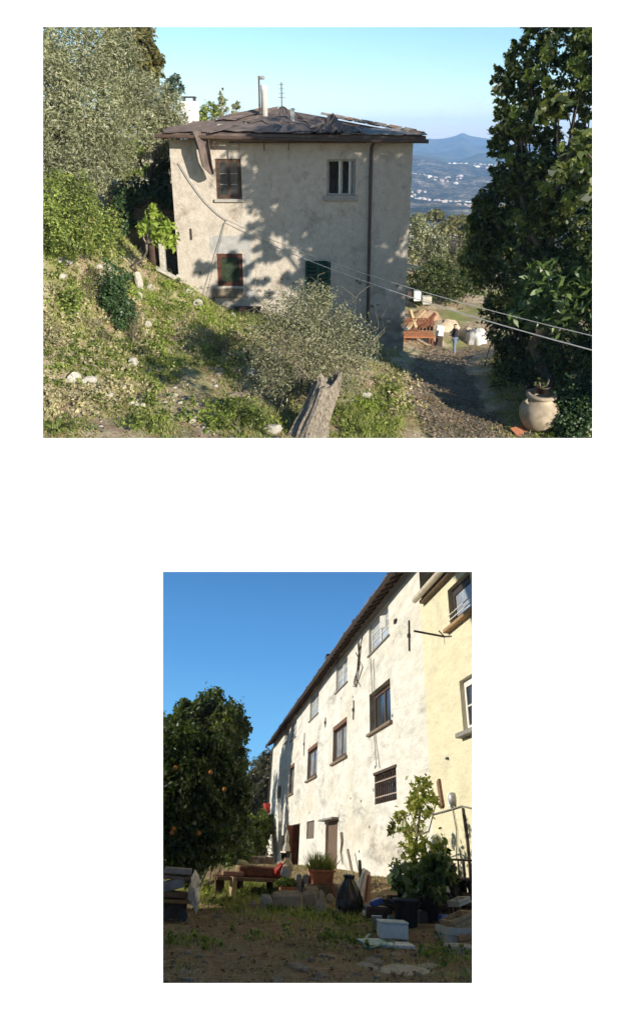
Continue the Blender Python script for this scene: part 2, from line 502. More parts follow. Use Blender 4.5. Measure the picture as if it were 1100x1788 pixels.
# ================================================================== the white page that holds both views
def page():
    D = 3.4
    mb = MB(); v = []
    def q(px, py, d): return RC @ (camray(px, py) * d)
    def ringpts(r, d, g=0):
        x0, y0, x1, y1 = r
        return [q(x0 - g, y0 - g, d), q(x1 + g, y0 - g, d), q(x1 + g, y1 + g, d), q(x0 - g, y1 + g, d)]
    A = (75, 45.5, 1034.5, 765); Bq = (284.5, 998.5, 824.5, 1718)
    xs = [-260, 75, 284.5, 824.5, 1034.5, 1360]; ys = [-260, 45.5, 765, 998.5, 1718, 1990]
    def inside(r, x, y): return r[0] < x < r[2] and r[1] < y < r[3]
    for d, flip in ((D, 0), (D + .004, 1)):
        for i in range(5):
            for j in range(5):
                xc, yc = (xs[i] + xs[i + 1]) / 2, (ys[j] + ys[j + 1]) / 2
                if inside(A, xc, yc) or inside(Bq, xc, yc): continue
                def s(x, y):
                    g = 3.0 if flip else 0
                    for r in (A, Bq):
                        if x in (r[0], r[2]) and r[1] <= y <= r[3]: x = x - g if x == r[0] else x + g
                        if y in (r[1], r[3]) and r[0] - g <= x <= r[2] + g: y = y - g if y == r[1] else y + g
                    return q(x, y, d)
                mb.add([s(xs[i], ys[j]), s(xs[i + 1], ys[j]), s(xs[i + 1], ys[j + 1]), s(xs[i], ys[j + 1])], [(0, 1, 2, 3)])
    for r in (A, Bq):
        a = ringpts(r, D); b = ringpts(r, D + .004, 3)
        for i in range(4): mb.add([a[i], a[(i + 1) % 4], b[(i + 1) % 4], b[i]], [(0, 1, 2, 3)])
    pm = M('page_white', (.88, .88, .88), (.86, .86, .86), 3, .9, 0, .1)
    single('white_page', mb, pm, (0, 0, 0), 'plain white page with two rectangular openings that surround both views', 'page')
page()

# ================================================================== PLACE A: hillside house seen from above
TA = TPS([tuple(atA(*t)) for t in [
    (75, 765, 15), (200, 765, 15.5), (350, 765, 16.5), (550, 765, 17.5), (700, 765, 19), (880, 765, 20), (1034, 765, 19.5),
    (75, 660, 18), (200, 660, 19.5), (350, 660, 21), (500, 660, 22.5), (650, 660, 24), (780, 700, 23.5), (1000, 690, 22), (900, 760, 20.2),
    (75, 560, 20.5), (180, 560, 23), (300, 570, 25.5), (420, 543, 29.9), (480, 550, 29.9), (712, 615, 30), (600, 590, 29.9), (660, 600, 29.9),
    (318, 492, 30), (270, 470, 30), (200, 490, 26), (150, 455, 25), (75, 440, 23), (240, 560, 24.5),
    (75, 350, 27), (150, 370, 29), (260, 455, 36), (235, 300, 46), (100, 270, 38), (180, 270, 46),
    (780, 640, 28.5), (792, 618, 33), (860, 610, 33), (735, 588, 34), (780, 530, 42), (860, 540, 42), (950, 600, 30), (1034, 600, 28),
    (780, 470, 60), (900, 480, 60), (1100, 500, 50), (740, 462, 75), (860, 462, 75)]] +
    [(-20, 20, -2.2), (-24, 30, 1.5), (-26, 16, -2.5), (-24, 45, 4.5), (20, 20, -9.5), (22, 35, -12), (24, 60, -15), (-10, 75, -5), (5, 75, -11.5), (0, 42, -10), (-5, 12, -6.9), (8, 12, -7.0), (-6, 8, -4.5), (0, 8, -4.5), (8, 8, -4.5)])
def zA(x, y): return TA(x, y) + .10 * vnoise(x, y, 1.1, 1) + .025 * vnoise(x + .3 * np.sin(y * 2.1), y + .4 * np.sin(x * 1.7), .41, 2)
def hit(ray, zf, t0, t1, n=260):
    """first crossing of a view ray with a ground sheet"""
    ts = np.linspace(t0, t1, n)
    P = ray[None] * (ts / ray[1])[:, None]
    d = P[:, 2] - zf(P[:, 0], P[:, 1])
    k = np.argmax(d < 0)
    if k == 0: return P[-1]
    a, b = d[k - 1], d[k]; t = ts[k - 1] + (ts[k] - ts[k - 1]) * a / (a - b)
    return ray * (t / ray[1])
def gA(px, py): return hit(rayA(px, py), zA, 12.5, 75)

def ground_material(name, dirt, dirt2, dry, green, gscale=.35, gthr=(.45, .6), bmp=1.0):
    m, nt, p, _ = mat_new(name)
    n1 = noise(nt, 7, 8, .7); n2 = noise(nt, gscale, 4, .6); n3 = noise(nt, 1.1, 5, .65); n4 = noise(nt, 28, 4, .6)
    c = ramp(nt, n1, [(.35, dirt2), (.6, dirt)])
    c = mix(nt, ramp(nt, n3, [(.45, (0, 0, 0)), (.62, (1, 1, 1))]), c, mix(nt, n4, dry, tuple(x * .6 for x in dry)))
    c = mix(nt, ramp(nt, n2, [(gthr[0], (0, 0, 0)), (gthr[1], (1, 1, 1))]), c, mix(nt, n4, green, tuple(x * .45 for x in green)))
    nt.links.new(c, p.inputs['Base Color']); p.inputs['Roughness'].default_value = .95; p.inputs['Specular IOR Level'].default_value = .1
    bump(nt, p, n1, bmp, .06)
    return m
GND_A = ground_material('hillside_soil', (.44, .32, .21), (.18, .12, .08), (.60, .51, .34), (.28, .29, .10))
xs = np.linspace(-28, 24, 210); ys = np.r_[np.linspace(8, 12.4, 14), np.linspace(12.5, 36, 200), np.linspace(36.4, 76, 80)]
X, Y = np.meshgrid(xs, ys)
grid_sheet('ground', X, Y, zA(X, Y), GND_A)

# ---- far land: valley floor, hillside town, mountains
def far():
    m, nt, p, _ = mat_new('far_woods')
    n1 = noise(nt, .022, 9, .8); n2 = noise(nt, .004, 4, .6)
    n3 = noise(nt, .11, 5, .7)
    c = ramp(nt, n1, [(.34, (.012, .02, .01)), (.46, (.05, .055, .025)), (.56, (.15, .13, .08)), (.64, (.36, .31, .23)), (.74, (.62, .57, .48))])
    c = mix(nt, 1.0, c, ramp(nt, n3, [(.35, (.35, .35, .35)), (.65, (1.4, 1.4, 1.4))]), 'MULTIPLY')
    nt.links.new(c, p.inputs['Base Color']); p.inputs['Roughness'].default_value = 1; p.inputs['Specular IOR Level'].default_value = 0
    bump(nt, p, n1, 1.0, 12)
    u = np.linspace(-.12, .75, 140); y = np.r_[np.linspace(75, 500, 50), np.linspace(520, 2400, 90)]
    U, Yg = np.meshgrid(u, y)
    Xg = U * Yg
    z0 = -np.interp(Yg, [75, 150, 300, 600, 1000, 1500, 2000, 2400], [13, 26, 52, 92, 116, 114, 98, 88])
    Z = z0 + 13 * np.clip((Yg - 150) / 800, 0, 3) * vnoise(Xg, Yg, 210, 3) + 3 * np.clip((Yg - 150) / 400, 0, 2) * vnoise(Xg, Yg, 60, 5)
    grid_sheet('valley', Xg, Yg, Z, m)
    zf = lambda x, yy: -np.interp(yy, [75, 150, 300, 600, 1000, 1500, 2000, 2400], [13, 26, 52, 92, 116, 114, 98, 88]) + 13 * np.clip((yy - 150) / 800, 0, 3) * vnoise(x, yy, 210, 3) + 3 * np.clip((yy - 150) / 400, 0, 2) * vnoise(x, yy, 60, 5)
    # mountain: silhouette given as bearing -> height angle
    m2, nt, p, _ = mat_new('mountain_woods')
    n1 = noise(nt, .012, 8, .7)
    c = ramp(nt, n1, [(.4, (.035, .05, .03)), (.6, (.10, .11, .06))])
    nt.links.new(c, p.inputs['Base Color']); p.inputs['Roughness'].default_value = 1; p.inputs['Specular IOR Level'].default_value = 0
    px = np.array([500, 700, 745, 762, 780, 796, 808, 820, 840, 862, 895, 960, 1040, 1150])
    py = np.array([245, 243, 241, 242, 240, 236, 230.5, 236, 239.5, 242, 250, 254, 248, 246])
    s = np.linspace(0, 1, 60); pxs = np.linspace(600, 1120, 160)
    S, PX = np.meshgrid(s, pxs, indexing='ij')
    Yg = 2300 + S * 2000
    R = RC @ np.array([(PX.ravel() - 550) / FPX, (650 - np.interp(PX.ravel(), px, py)) / FPX, -np.ones(PX.size)])
    xr = (R[0] / R[1]).reshape(PX.shape); zr = (R[2] / R[1]).reshape(PX.shape)
    top = zr * 4300
    prof = np.clip(S, 0, 1) ** 1.15
    Z = -105 + (top + 105) * prof + (80 * np.abs(vnoise(xr * 4500, Yg * .5, 330, 6)) - 44 + 12 * vnoise(xr * 4500, Yg, 90, 2)) * np.sin(S * math.pi)
    grid_sheet('mountain', xr * Yg, Yg, Z, m2)
    # houses of the town on the slope across the valley
    me = MB(); me.bx((-6, -5, -8), (6, 5, 5)).add([(-6.4, -5.4, 5), (6.4, -5.4, 5), (6.4, 5.4, 5), (-6.4, 5.4, 5), (0, 0, 8)], [(0, 1, 4), (1, 2, 4), (2, 3, 4), (3, 0, 4)])
    hm = [M('far_wall_%s' % n, c, c, 1, .9, 0) for n, c in (('white', (.62, .60, .56)), ('cream', (.50, .43, .33)), ('pink', (.42, .30, .25)))]
    src = [me.build('town_house', hmi) for hmi in hm]
    r = np.random.default_rng(5); k = 0
    for i in range(2500):
        yy = 650 + 1700 * r.random() ** 1.2
        x = yy * (.135 + .22 * r.random())
        z = float(zf(x, yy))
        pxx, pyy = projA(np.array([x, yy, z]))
        if not (715 < pxx < 900) or vnoise(x, yy, 170, 9) + .5 * vnoise(x, yy, 60, 4) < -.05 + .5 * r.random() or k >= 280: continue
        o = src[k % 3] if k < 3 else src[k % 3].copy()
        if k >= 3: COL.objects.link(o)
        s = (.18 + .26 * r.random() ** 2) * (.8 + yy / 2600)
        o.matrix_world = Matrix.Translation((x, yy, z)) @ Matrix.Rotation(r.random() * 3, 4, 'Z') @ Matrix.Diagonal((s * (1 + .6 * r.random()), s, s * (.8 + .5 * r.random()), 1))
        tag(o, ['tiny white house among the woods of the far valley slope', 'tiny cream house among the woods of the far valley slope', 'tiny pinkish house among the woods of the far valley slope'][k % 3], 'house', 'houses of the far town')
        k += 1
far()

# ---- the house
HY = 30.0                                   # facade plane
def fa(px, py, w=0):                        # pixel on the facade -> (u, v)
    p = atA(px, py, HY); return p[0], p[2]
fA = lambda u, v, w: (u, HY + w, v)
def rectA(x0, y0, x1, y1):
    a = fa(x0, y0); b = fa(x1, y1); return (a[0], b[0], b[1], a[1])

PL, nt, p, _ = mat_new('old_plaster')
def plaster(nt, p, base, light, stain, patch, yel, stonec, lowz=None, sv=(1, 1, 1)):
    W = lambda k=1: stretch(nt, tuple(k * q for q in sv))
    a = noise(nt, .55, 6, .65, W()); b = noise(nt, 3.0, 8, .68, W()); c_ = noise(nt, 9, 6, .7, W())
    st = noise(nt, 1.3, 7, .72, stretch(nt, (sv[0] * 1.2, sv[1] * 1.2, sv[2] * .75)), .6)
    c = ramp(nt, b, [(.3, base), (.7, light)])
    c = mix(nt, ramp(nt, a, [(.5, (0, 0, 0)), (.68, (.55, .55, .55))]), c, yel)
    c = mix(nt, ramp(nt, st, [(.52, (0, 0, 0)), (.72, (.6, .6, .6))]), c, stain)
    mk = mix(nt, 1.0, ramp(nt, noise(nt, .9, 7, .75, W(), .4), [(.54, (0, 0, 0)), (.64, (.8, .8, .8))]), ramp(nt, c_, [(.35, (.2, .2, .2)), (.6, (1, 1, 1))]), 'MULTIPLY')
    c = mix(nt, mk, c, patch)
    if lowz is not None:                    # bare rubble low on the wall
        tc = nt.nodes.new('ShaderNodeTexCoord'); sx = nt.nodes.new('ShaderNodeSeparateXYZ'); nt.links.new(tc.outputs['Object'], sx.inputs[0])
        ad = nt.nodes.new('ShaderNodeMath'); ad.operation = 'MULTIPLY_ADD'; ad.inputs[1].default_value = 2.2
        nt.links.new(a, ad.inputs[0]); nt.links.new(sx.outputs[2], ad.inputs[2])
        mr = ramp(nt, ad.outputs[0], [(0, (1, 1, 1)), (1, (0, 0, 0))])
        mp = nt.nodes.new('ShaderNodeMapRange'); mp.inputs[1].default_value = lowz; mp.inputs[2].default_value = lowz + 1.2; mp.inputs[3].default_value = .85; mp.inputs[4].default_value = 0
        nt.links.new(ad.outputs[0], mp.inputs[0])
        vo = nt.nodes.new('ShaderNodeTexVoronoi'); vo.inputs['Scale'].default_value = 2.6; tc2 = stretch(nt, (1, 1, 1.7)); nt.links.new(tc2, vo.inputs['Vector'])
        sc = mix(nt, vo.outputs['Distance'], stonec, tuple(x * .35 for x in stonec))
        c = mix(nt, mp.outputs[0], c, sc)
    nt.links.new(c, p.inputs['Base Color']); p.inputs['Roughness'].default_value = .95; p.inputs['Specular IOR Level'].default_value = .1
    bb = mix(nt, .5, b, c_); bump(nt, p, bb, .9, .09)
plaster(nt, p, (.41, .355, .295), (.56, .50, .43), (.27, .23, .19), (.25, .20, .16), (.47, .39, .29), (.37, .31, .24), lowz=5.4)

FELT, nt, p, _ = mat_new('roofing_felt')
n1 = noise(nt, 2.0, 8, .7); n2 = noise(nt, 40, 2, .5)
c = ramp(nt, n1, [(.3, (.085, .062, .052)), (.55, (.15, .108, .09)), (.75, (.25, .19, .165))])
nt.links.new(mix(nt, .25, c, n2, 'MULTIPLY'), p.inputs['Base Color']); p.inputs['Roughness'].default_value = .9; bump(nt, p, n1, .5, .04)
SLATE = M('roof_slate', (.30, .27, .25), (.15, .13, .12), 4, .85, .5)

def house_a():
    x0, x1 = fa(299, 300)[0], fa(719, 300)[0]
    zt = fa(500, 243)[1]; zb = -13.0
    root = thing('stone_house', 'old plastered stone house with brown felt roof on the slope', 'house', (x0, HY, zb))
    H = dict(w1=rectA(375, 276, 423, 347), w2=rectA(571, 277, 620, 341), g1=rectA(378, 442, 425, 499), g2=rectA(533, 455, 577, 530))
    us = list(np.linspace(x0, x1, 14)); vs = list(np.linspace(zb, zt, 12))
    mb = wall_holes(us, vs, list(H.values()), fA, .34)
    dz = 10.5
    mb.add([(x0, HY, zb), (x0, HY, zt), (x0, HY + dz, zt), (x0, HY + dz, zb)], [(0, 1, 2, 3)])
    mb.add([(x1, HY, zb), (x1, HY, zt), (x1, HY + dz, zt), (x1, HY + dz, zb)], [(0, 1, 2, 3)])
    mb.add([(x0, HY + dz, zb), (x1, HY + dz, zb), (x1, HY + dz, zt), (x0, HY + dz, zt)], [(0, 1, 2, 3)])
    # inner back of the front rooms and the floor between storeys
    mb.add([(x0, HY + 3, zb), (x1, HY + 3, zb), (x1, HY + 3, zt), (x0, HY + 3, zt)], [(0, 1, 2, 3)])
    zf = (H['w1'][2] + H['g1'][3]) / 2
    mb.add([(x0, HY + .3, zf), (x1, HY + .3, zf), (x1, HY + 3, zf), (x0, HY + 3, zf)], [(0, 1, 2, 3)])
    part(root, 'wall', mb, PL)
    # roof
    apex = atA(492, 190, 35.0); L = atA(276, 231, 29.35); Rr = atA(744, 236.5, 29.35)
    by = 41.0
    ze = lambda x: L[2] + (Rr[2] - L[2]) * (x - L[0]) / (Rr[0] - L[0])
    FL, FR, BR, BL = L, Rr, np.array([Rr[0], by, Rr[2]]), np.array([L[0], by, L[2]])
    mb = MB()
    for a, b in ((FL, FR), (FR, BR), (BR, BL), (BL, FL)):
        n = 10; rows = []
        for i in range(n + 1):
            rows.append([a + (b - a) * i / n + (apex - (a + (b - a) * i / n)) * t for t in (0, .33, .66, .97)])
        v = [p + np.array([0, 0, .05 * rng.normal() if 0 < k < 3 else 0]) for r in rows for k, p in enumerate(r)]
        mb.add(v, [(i * 4 + j, (i + 1) * 4 + j, (i + 1) * 4 + j + 1, i * 4 + j + 1) for i in range(n) for j in range(3)])
        top = [rows[0][3], rows[-1][3], apex]; mb.add(top, [(0, 1, 2)])
    mb.add([p - np.array([0, 0, .14]) for p in (FL, FR, BR, BL)], [(0, 1, 2, 3)])
    for a, b in ((FL, FR), (FR, BR), (BR, BL), (BL, FL)):
        mb.add([a, b, b - np.array([0, 0, .14]), a - np.array([0, 0, .14])], [(0, 1, 2, 3)])
    roof = part(root, 'roof', mb, FELT)
    # felt strips, uneven, one over another
    def on_roof(s, t):                      # s along eave, t up
        a = FL + (FR - FL) * s; return a + (apex - a) * t
    for i, (s0, s1, t0, t1) in enumerate([(.0, .24, .0, .45), (.17, .44, .02, .62), (.40, .66, 0, .7), (.60, .73, .0, .5), (.24, .5, .3, .95), (.45, .62, .45, .97), (.02, .2, .35, .8)]):
        n = 9; v = []; f = []
        for a in range(n + 1):
            for b in range(6):
                p = on_roof(s0 + (s1 - s0) * a / n + .006 * rng.normal(), t0 + (t1 - t0) * b / 5 + (.03 * rng.normal() if b in (0, 5) else 0))
                v.append(p + np.array([0, -.01, .06 + .02 * i + .035 * abs(rng.normal()) + (.07 * rng.random() if a in (0, n) else 0)]))
        f = [(a * 6 + b, (a + 1) * 6 + b, (a + 1) * 6 + b + 1, a * 6 + b + 1) for a in range(n) for b in range(5)]
        o = part(root, 'felt_sheet', MB().add(v, f), FELT, parent=roof)
        m = o.modifiers.new('s', 'SOLIDIFY'); m.thickness = .02
    # crumpled felt heap near the right end
    v = []; f = []; n = 26; m_ = 12
    c = on_roof(.665, .13)
    for a in range(n):
        for b in range(m_):
            u_, w_ = a / (n - 1) * 2 - 1, b / (m_ - 1) * 2 - 1
            hgt = .52 * math.exp(-((u_ - .05) / .42) ** 2) * math.exp(-(w_ / .6) ** 2) * (1 + .22 * math.sin(9 * u_ + 3 * w_)) + .05 * rng.normal()
            v.append(c + np.array([u_ * 1.5, w_ * 1.0, .06 + max(hgt, 0) + w_ * .15]))
    f = [(a * m_ + b, (a + 1) * m_ + b, (a + 1) * m_ + b + 1, a * m_ + b + 1) for a in range(n - 1) for b in range(m_ - 1)]
    o = part(root, 'felt_heap', MB().add(v, f), FELT, parent=roof); o['label'] = 'crumpled heap of brown felt'
    # slates along the right hip and eave
    for i in range(34):
        s = .70 + .29 * (i % 17) / 16; t = .02 + .085 * (i // 17) + .01 * rng.normal()
        p = on_roof(min(s, 1), t) + np.array([0, 0, .08 + .02 * rng.random()])
        part(root, 'slate', MB().obox(p, (.40, .55, .035), np.array(Matrix.Rotation(.1 * rng.normal(), 3, 'Z') @ Matrix.Rotation(.22, 3, 'X'))), SLATE, parent=roof)
    for i in range(14):
        t = .05 + .6 * i / 13
        p = FR + (apex - FR) * t + np.array([0, 0, .10])
        part(root, 'ridge_tile', MB().obox(p + [0, 0, .05 * (i % 2)], (.5, .42, .11), np.array(Matrix.Rotation(-.35 + .1 * rng.normal(), 3, 'Z') @ Matrix.Rotation(.18, 3, 'Y')), .2), SLATE if i % 3 else M('old_tile', (.24, .14, .10), (.15, .10, .08), 6), parent=roof)
    # fascia, rafters, gutter
    mb = MB()
    for s in np.linspace(.02, .98, 22):
        a = FL + (FR - FL) * s - np.array([0, 0, .2]); mb.obox(a + np.array([0, .35, 0]), (.08, .75, .1))
    part(root, 'rafter_ends', mb, WOOD_DARK)['kind'] = 'stuff'
    g0 = atA(270, 236.5, 29.2); g1 = atA(748, 246, 29.2)
    part(root, 'gutter', MB().tube([g0, (g0 + g1) / 2 + [0, 0, -.03], g1], .085, 8), RUST)
    k0 = atA(400, 246, 29.5); k1 = atA(640, 249, 29.5)
    part(root, 'batten', MB().obox((k0 + k1) / 2, (k1[0] - k0[0], .05, .07)), WOOD_DARK)
    for px in (374, 417, 461, 504):
        a = atA(px, 245, 29.3); part(root, 'gutter_bracket', MB().bx(a - [.02, .02, .38], a + [.02, .02, .05]), RUST)
    dp = [atA(653, 247, 29.3), atA(649, 256, 29.8), atA(648, 270, 29.9), atA(645, 420, 29.9), atA(642, 560, 29.9)]
    part(root, 'downpipe', MB().tube(dp, .075, 8), METAL_DARK)
    # hanging felt: torn flap at the left of the eave
    a = [atA(334, 228, 29.3), atA(363, 231, 29.3), atA(374, 302, 29.45), atA(366, 304, 29.35), atA(352, 284, 29.2)]
    v = []; f = []
    L_ = [atA(333, 227, 29.32), atA(340, 245, 29.15), atA(347, 265, 29.1), atA(353, 290, 29.2), atA(366, 303, 29.3)]
    R_ = [atA(364, 230, 29.32), atA(366, 250, 29.25), atA(369, 270, 29.3), atA(372, 288, 29.4), atA(375, 303, 29.45)]
    for l, r_ in zip(L_, R_):
        for t in np.linspace(0, 1, 6): v.append(l + (r_ - l) * t + np.array([0, -.16 * math.sin(t * 7) + .03 * rng.normal(), .02 * rng.normal()]))
    f = [(i * 6 + j, i * 6 + j + 1, (i + 1) * 6 + j + 1, (i + 1) * 6 + j) for i in range(4) for j in range(5)]
    o = part(root, 'felt_flap', MB().add(v, f), FELT); o['label'] = 'torn felt strip hanging over the eave'
    m = o.modifiers.new('s', 'SOLIDIFY'); m.thickness = .02
    # windows
    window(root, fA, H['w1'], .06, M('brown_window_wood', (.10, .062, .042), (.06, .038, .026), 8, .7, .2), 3, 2, .11, .07, sill=(.1, .12, .12), sillmat=M('sill_stone', (.40, .37, .33), (.3, .27, .24), 6), barmat=M('pale_bar', (.42, .38, .33), (.3, .26, .22), 6))
    h = H['w2']
    w = window(root, fA, h, .16, M('bare_window_wood', (.42, .39, .34), (.3, .27, .22), 8, .7, .2), 1, 2, .05, .045, sill=(.12, .22, .1), sillmat=M('sill_stone2', (.36, .32, .28), (.26, .23, .2), 6), panes=False, label='pale wooden window standing open')
    um = (h[0] + h[1]) / 2
    for u_, ww, ang in ((um - .06, .5, 1.25), (um + .42, .42, 1.0)):
        R = np.array(Matrix.Rotation(ang, 3, 'Z'))
        part(root, 'casement', MB().obox((u_ + .05, HY + .3, (h[2] + h[3]) / 2), (ww, .045, h[3] - h[2] - .16), R), WHITE, parent=w)
    window(root, fA, H['g1'], .05, M('red_window_wood', (.12, .045, .028), (.07, .03, .02), 8, .7, .2), 1, 1, .16, .03, gmat=M('green_mesh', (.04, .06, .03), (.015, .02, .012), 9, .6, .3), label='brown framed window closed by a dark green screen')
    h = H['g2']
    window(root, fA, h, .2, GREENPAINT, 2, 2, .06, .05)
    for u0, ang in ((h[0], -.25), (h[1] - .05, .4)):
        mb = MB(); sw = (h[1] - h[0]) * .52; s = 1 if u0 == h[0] else -1
        R = np.array(Matrix.Rotation(ang, 3, 'Z'))
        for k in range(12): mb.obox(np.array((u0, HY - .05, h[2] + .1 + (h[3] - h[2] - .2) * k / 11)) + R @ np.array((s * sw / 2, 0, 0)), (sw - .12, .03, .09), R @ np.array(Matrix.Rotation(.5, 3, 'X')))
        for e in (.05, sw - .05): mb.obox(np.array((u0, HY - .05, (h[2] + h[3]) / 2)) + R @ np.array((s * e, 0, 0)), (.07, .05, h[3] - h[2]), R)
        part(root, 'shutter', mb, GREENPAINT, label='green louvred shutter')
    # bench-like stone ledge and rusty ribbed vent at the foot of the wall
    q = rectA(372, 503, 425, 519); part(root, 'ledge', MB().bx((q[0], HY - .12, q[2]), (q[1], HY + .02, q[3])), STONE_BROWN, bevel=.02)
    q = rectA(411, 536, 455, 552)
    mb = MB()
    for k in range(13): u_ = q[0] + (q[1] - q[0]) * k / 12; mb.bx((u_ - .02, HY - .16, q[2]), (u_ + .02, HY - .1, q[3]))
    mb.bx((q[0], HY - .1, q[2] - .3), (q[1], HY + .02, q[3])); mb.bx((q[0] - .05, HY - .2, q[3]), (q[1] + .05, HY + .02, q[3] + .06))
    part(root, 'vent_grille', mb, RUST)
    for q, nm in (((366, 411, 438, 440), 'over'), ((427, 443, 440, 500), 'side'), ((430, 505, 452, 520), 'low')):
        q = rectA(*q); mb = MB(); n = 14
        v = []
        for i in range(n + 1):
            u_ = q[0] + (q[1] - q[0]) * i / n; v += [(u_, HY - .012, q[2] + .05 * rng.normal()), (u_, HY - .012, q[3] + .04 * rng.normal())]
        mb.add(v, [(2 * i, 2 * i + 2, 2 * i + 3, 2 * i + 1) for i in range(n)])
        o = part(root, 'cement_patch', mb, M('grey_cement', (.40, .39, .37), (.30, .28, .26), 3, .9, .4)); m = o.modifiers.new('s', 'SOLIDIFY'); m.thickness = .02
    # wall anchors
    for px, py in ((334, 408), (648, 225 + 60)):
        c = atA(px, py, HY - .04); part(root, 'wall_anchor', MB().bx(c - [.03, .03, .25], c + [.03, .03, .25]), METAL_DARK)
    # bare stones proud of the plaster, low on the wall
    for i in range(70):
        px = 318 + 395 * rng.random(); py = 470 + 90 * rng.random() + (px - 318) * .06
        if 370 < px < 432 and py < 520 or 528 < px < 582: continue
        c = atA(px, py, HY + .03)
        rock('wall_stone', None, c, (.10 + .12 * rng.random(), .06, .06 + .07 * rng.random()), (STONE, STONE_BROWN)[i % 2], parent=root, rz=.3 * rng.normal(), kind=i)
    # chimneys, pipes, aerial
    c = atA(463, 208, 32.5); mb = MB()
    wdt = 10 / FPX * 33; hh = atA(463, 146, 32.5)[2]
    part(root, 'flue', MB().lathe((c[0] - .02, c[1], c[2] - .4), [(.0, 0), (.15, 0), (.15, hh - c[2] + .1), (.16, hh - c[2] + .12), (.16, hh - c[2] + .36), (0, hh - c[2] + .38)], 16), M('white_flue', (.62, .60, .57), (.5, .47, .43), 3, .6, .1), smooth=True)
    part(root, 'flue_pipe', MB().tube([c + [-.24, -.05, -.3], (c[0] - .24, c[1] - .05, hh + .35)], .045, 8), METAL_DARK)
    part(root, 'flue_cowl', MB().lathe((c[0] - .1, c[1] - .05, hh + .2), [(.09, 0), (.14, .02), (.14, .1), (.08, .14), (0, .16)], 12), M('cowl_metal', (.35, .33, .31), (.2, .18, .17), 6, .6))
    c2 = atA(454, 210, 32.4); part(root, 'vent_pipe', MB().tube([c2, c2 + [0, 0, .75]], .05, 8), METAL_DARK)
    c3 = atA(511, 216, 31.5); part(root, 'vent_pipe', MB().tube([c3 - [0, 0, .1], c3 + [0, 0, .62]], .085, 10).lathe(c3 + [0, 0, .6], [(.11, 0), (.11, .06), (0, .09)], 10), GREYMETAL)
    c = atA(462, 217, 32.0); part(root, 'flue_base', MB().obox(c, (.95, .5, .5)), M('felt_box', (.15, .09, .075), (.10, .06, .05), 5))
    c = atA(333, 214, 38.0); mb = MB(); mb.bx(c - [.42, .4, .7], c + [.42, .4, 1.1])
    ch = part(root, 'chimney', mb, WHITE, bevel=.03)
    ct = c + [0, 0, 1.1]
    mb = MB(); mb.bx(ct + [-.36, -.3, .18], ct + [.36, .3, .24])
    for sx in (-.28, .28): mb.bx(ct + [sx - .05, -.2, 0], ct + [sx + .05, .2, .18])
    part(root, 'chimney_cap', mb, METAL_DARK, parent=ch)
    c = atA(492, 188, 35.2); mb = MB().tube([c - [0, 0, .3], c + [0, 0, 1.2]], .03, 6)
    for k in range(4): mb.tube([c + [-.18 + .02 * k, 0, .5 + .2 * k], c + [.18 - .02 * k, .06, .5 + .2 * k]], .012, 4)
    part(root, 'tv_aerial', mb, METAL_DARK)
    c = atA(575, 204, 34); part(root, 'wire_aerial', MB().tube([c + [0, 0, -.1], c + [.45, 0, .22]], .012, 4).tube([c + [.15, 0, -.2], c + [.15, 0, .15]], .012, 4), GREYMETAL)
house_a()

# stones of felt lying on the roof
for i, (px, py, Y, s) in enumerate([(385, 222, 30.6, .16), (430, 219, 31.2, .16)]):
    rock('roof_stone', ['pale stone weighing down the roof felt above the brown window', 'pale stone on the roof felt left of the flue base'][i], atA(px, py, Y), (s * 1.4, s, s), STONE_WHITE, rz=i)

# ---- overhead cables
def cable(name, label, pts, r=.012):
    pts = [np.asarray(p) for p in pts]
    a, b = pts; sag = .35; P = [a + (b - a) * t + np.array([0, 0, -sag * 4 * t * (1 - t)]) for t in np.linspace(0, 1, 14)]
    single(name, MB().tube(P, r, 6), M('cable_sheath', (.30, .30, .30), (.24, .24, .24), 4, .6, 0), (0, 0, 0), label, 'cable')
cable('overhead_cable', 'upper thin cable slanting from the house wall across the right edge', [atA(395, 383, 29.92), atA(1060, 592, 14)], .011)
cable('overhead_cable', 'lower thick cable slanting from the house wall across the right edge', [atA(392, 388, 29.92), atA(1060, 618, 13.5)], .016)
cable('wall_cable', 'thin loose cable from the roof corner down to the cable joint on the house wall', [atA(312, 283, 29.9), atA(398, 384, 29.9)], .018)

# ------------------------------------------------------------------ A: trees and shrubs
def baseA(px, py): return gA(px, py)
def up_to(p, z): return np.array([p[0], p[1], z])

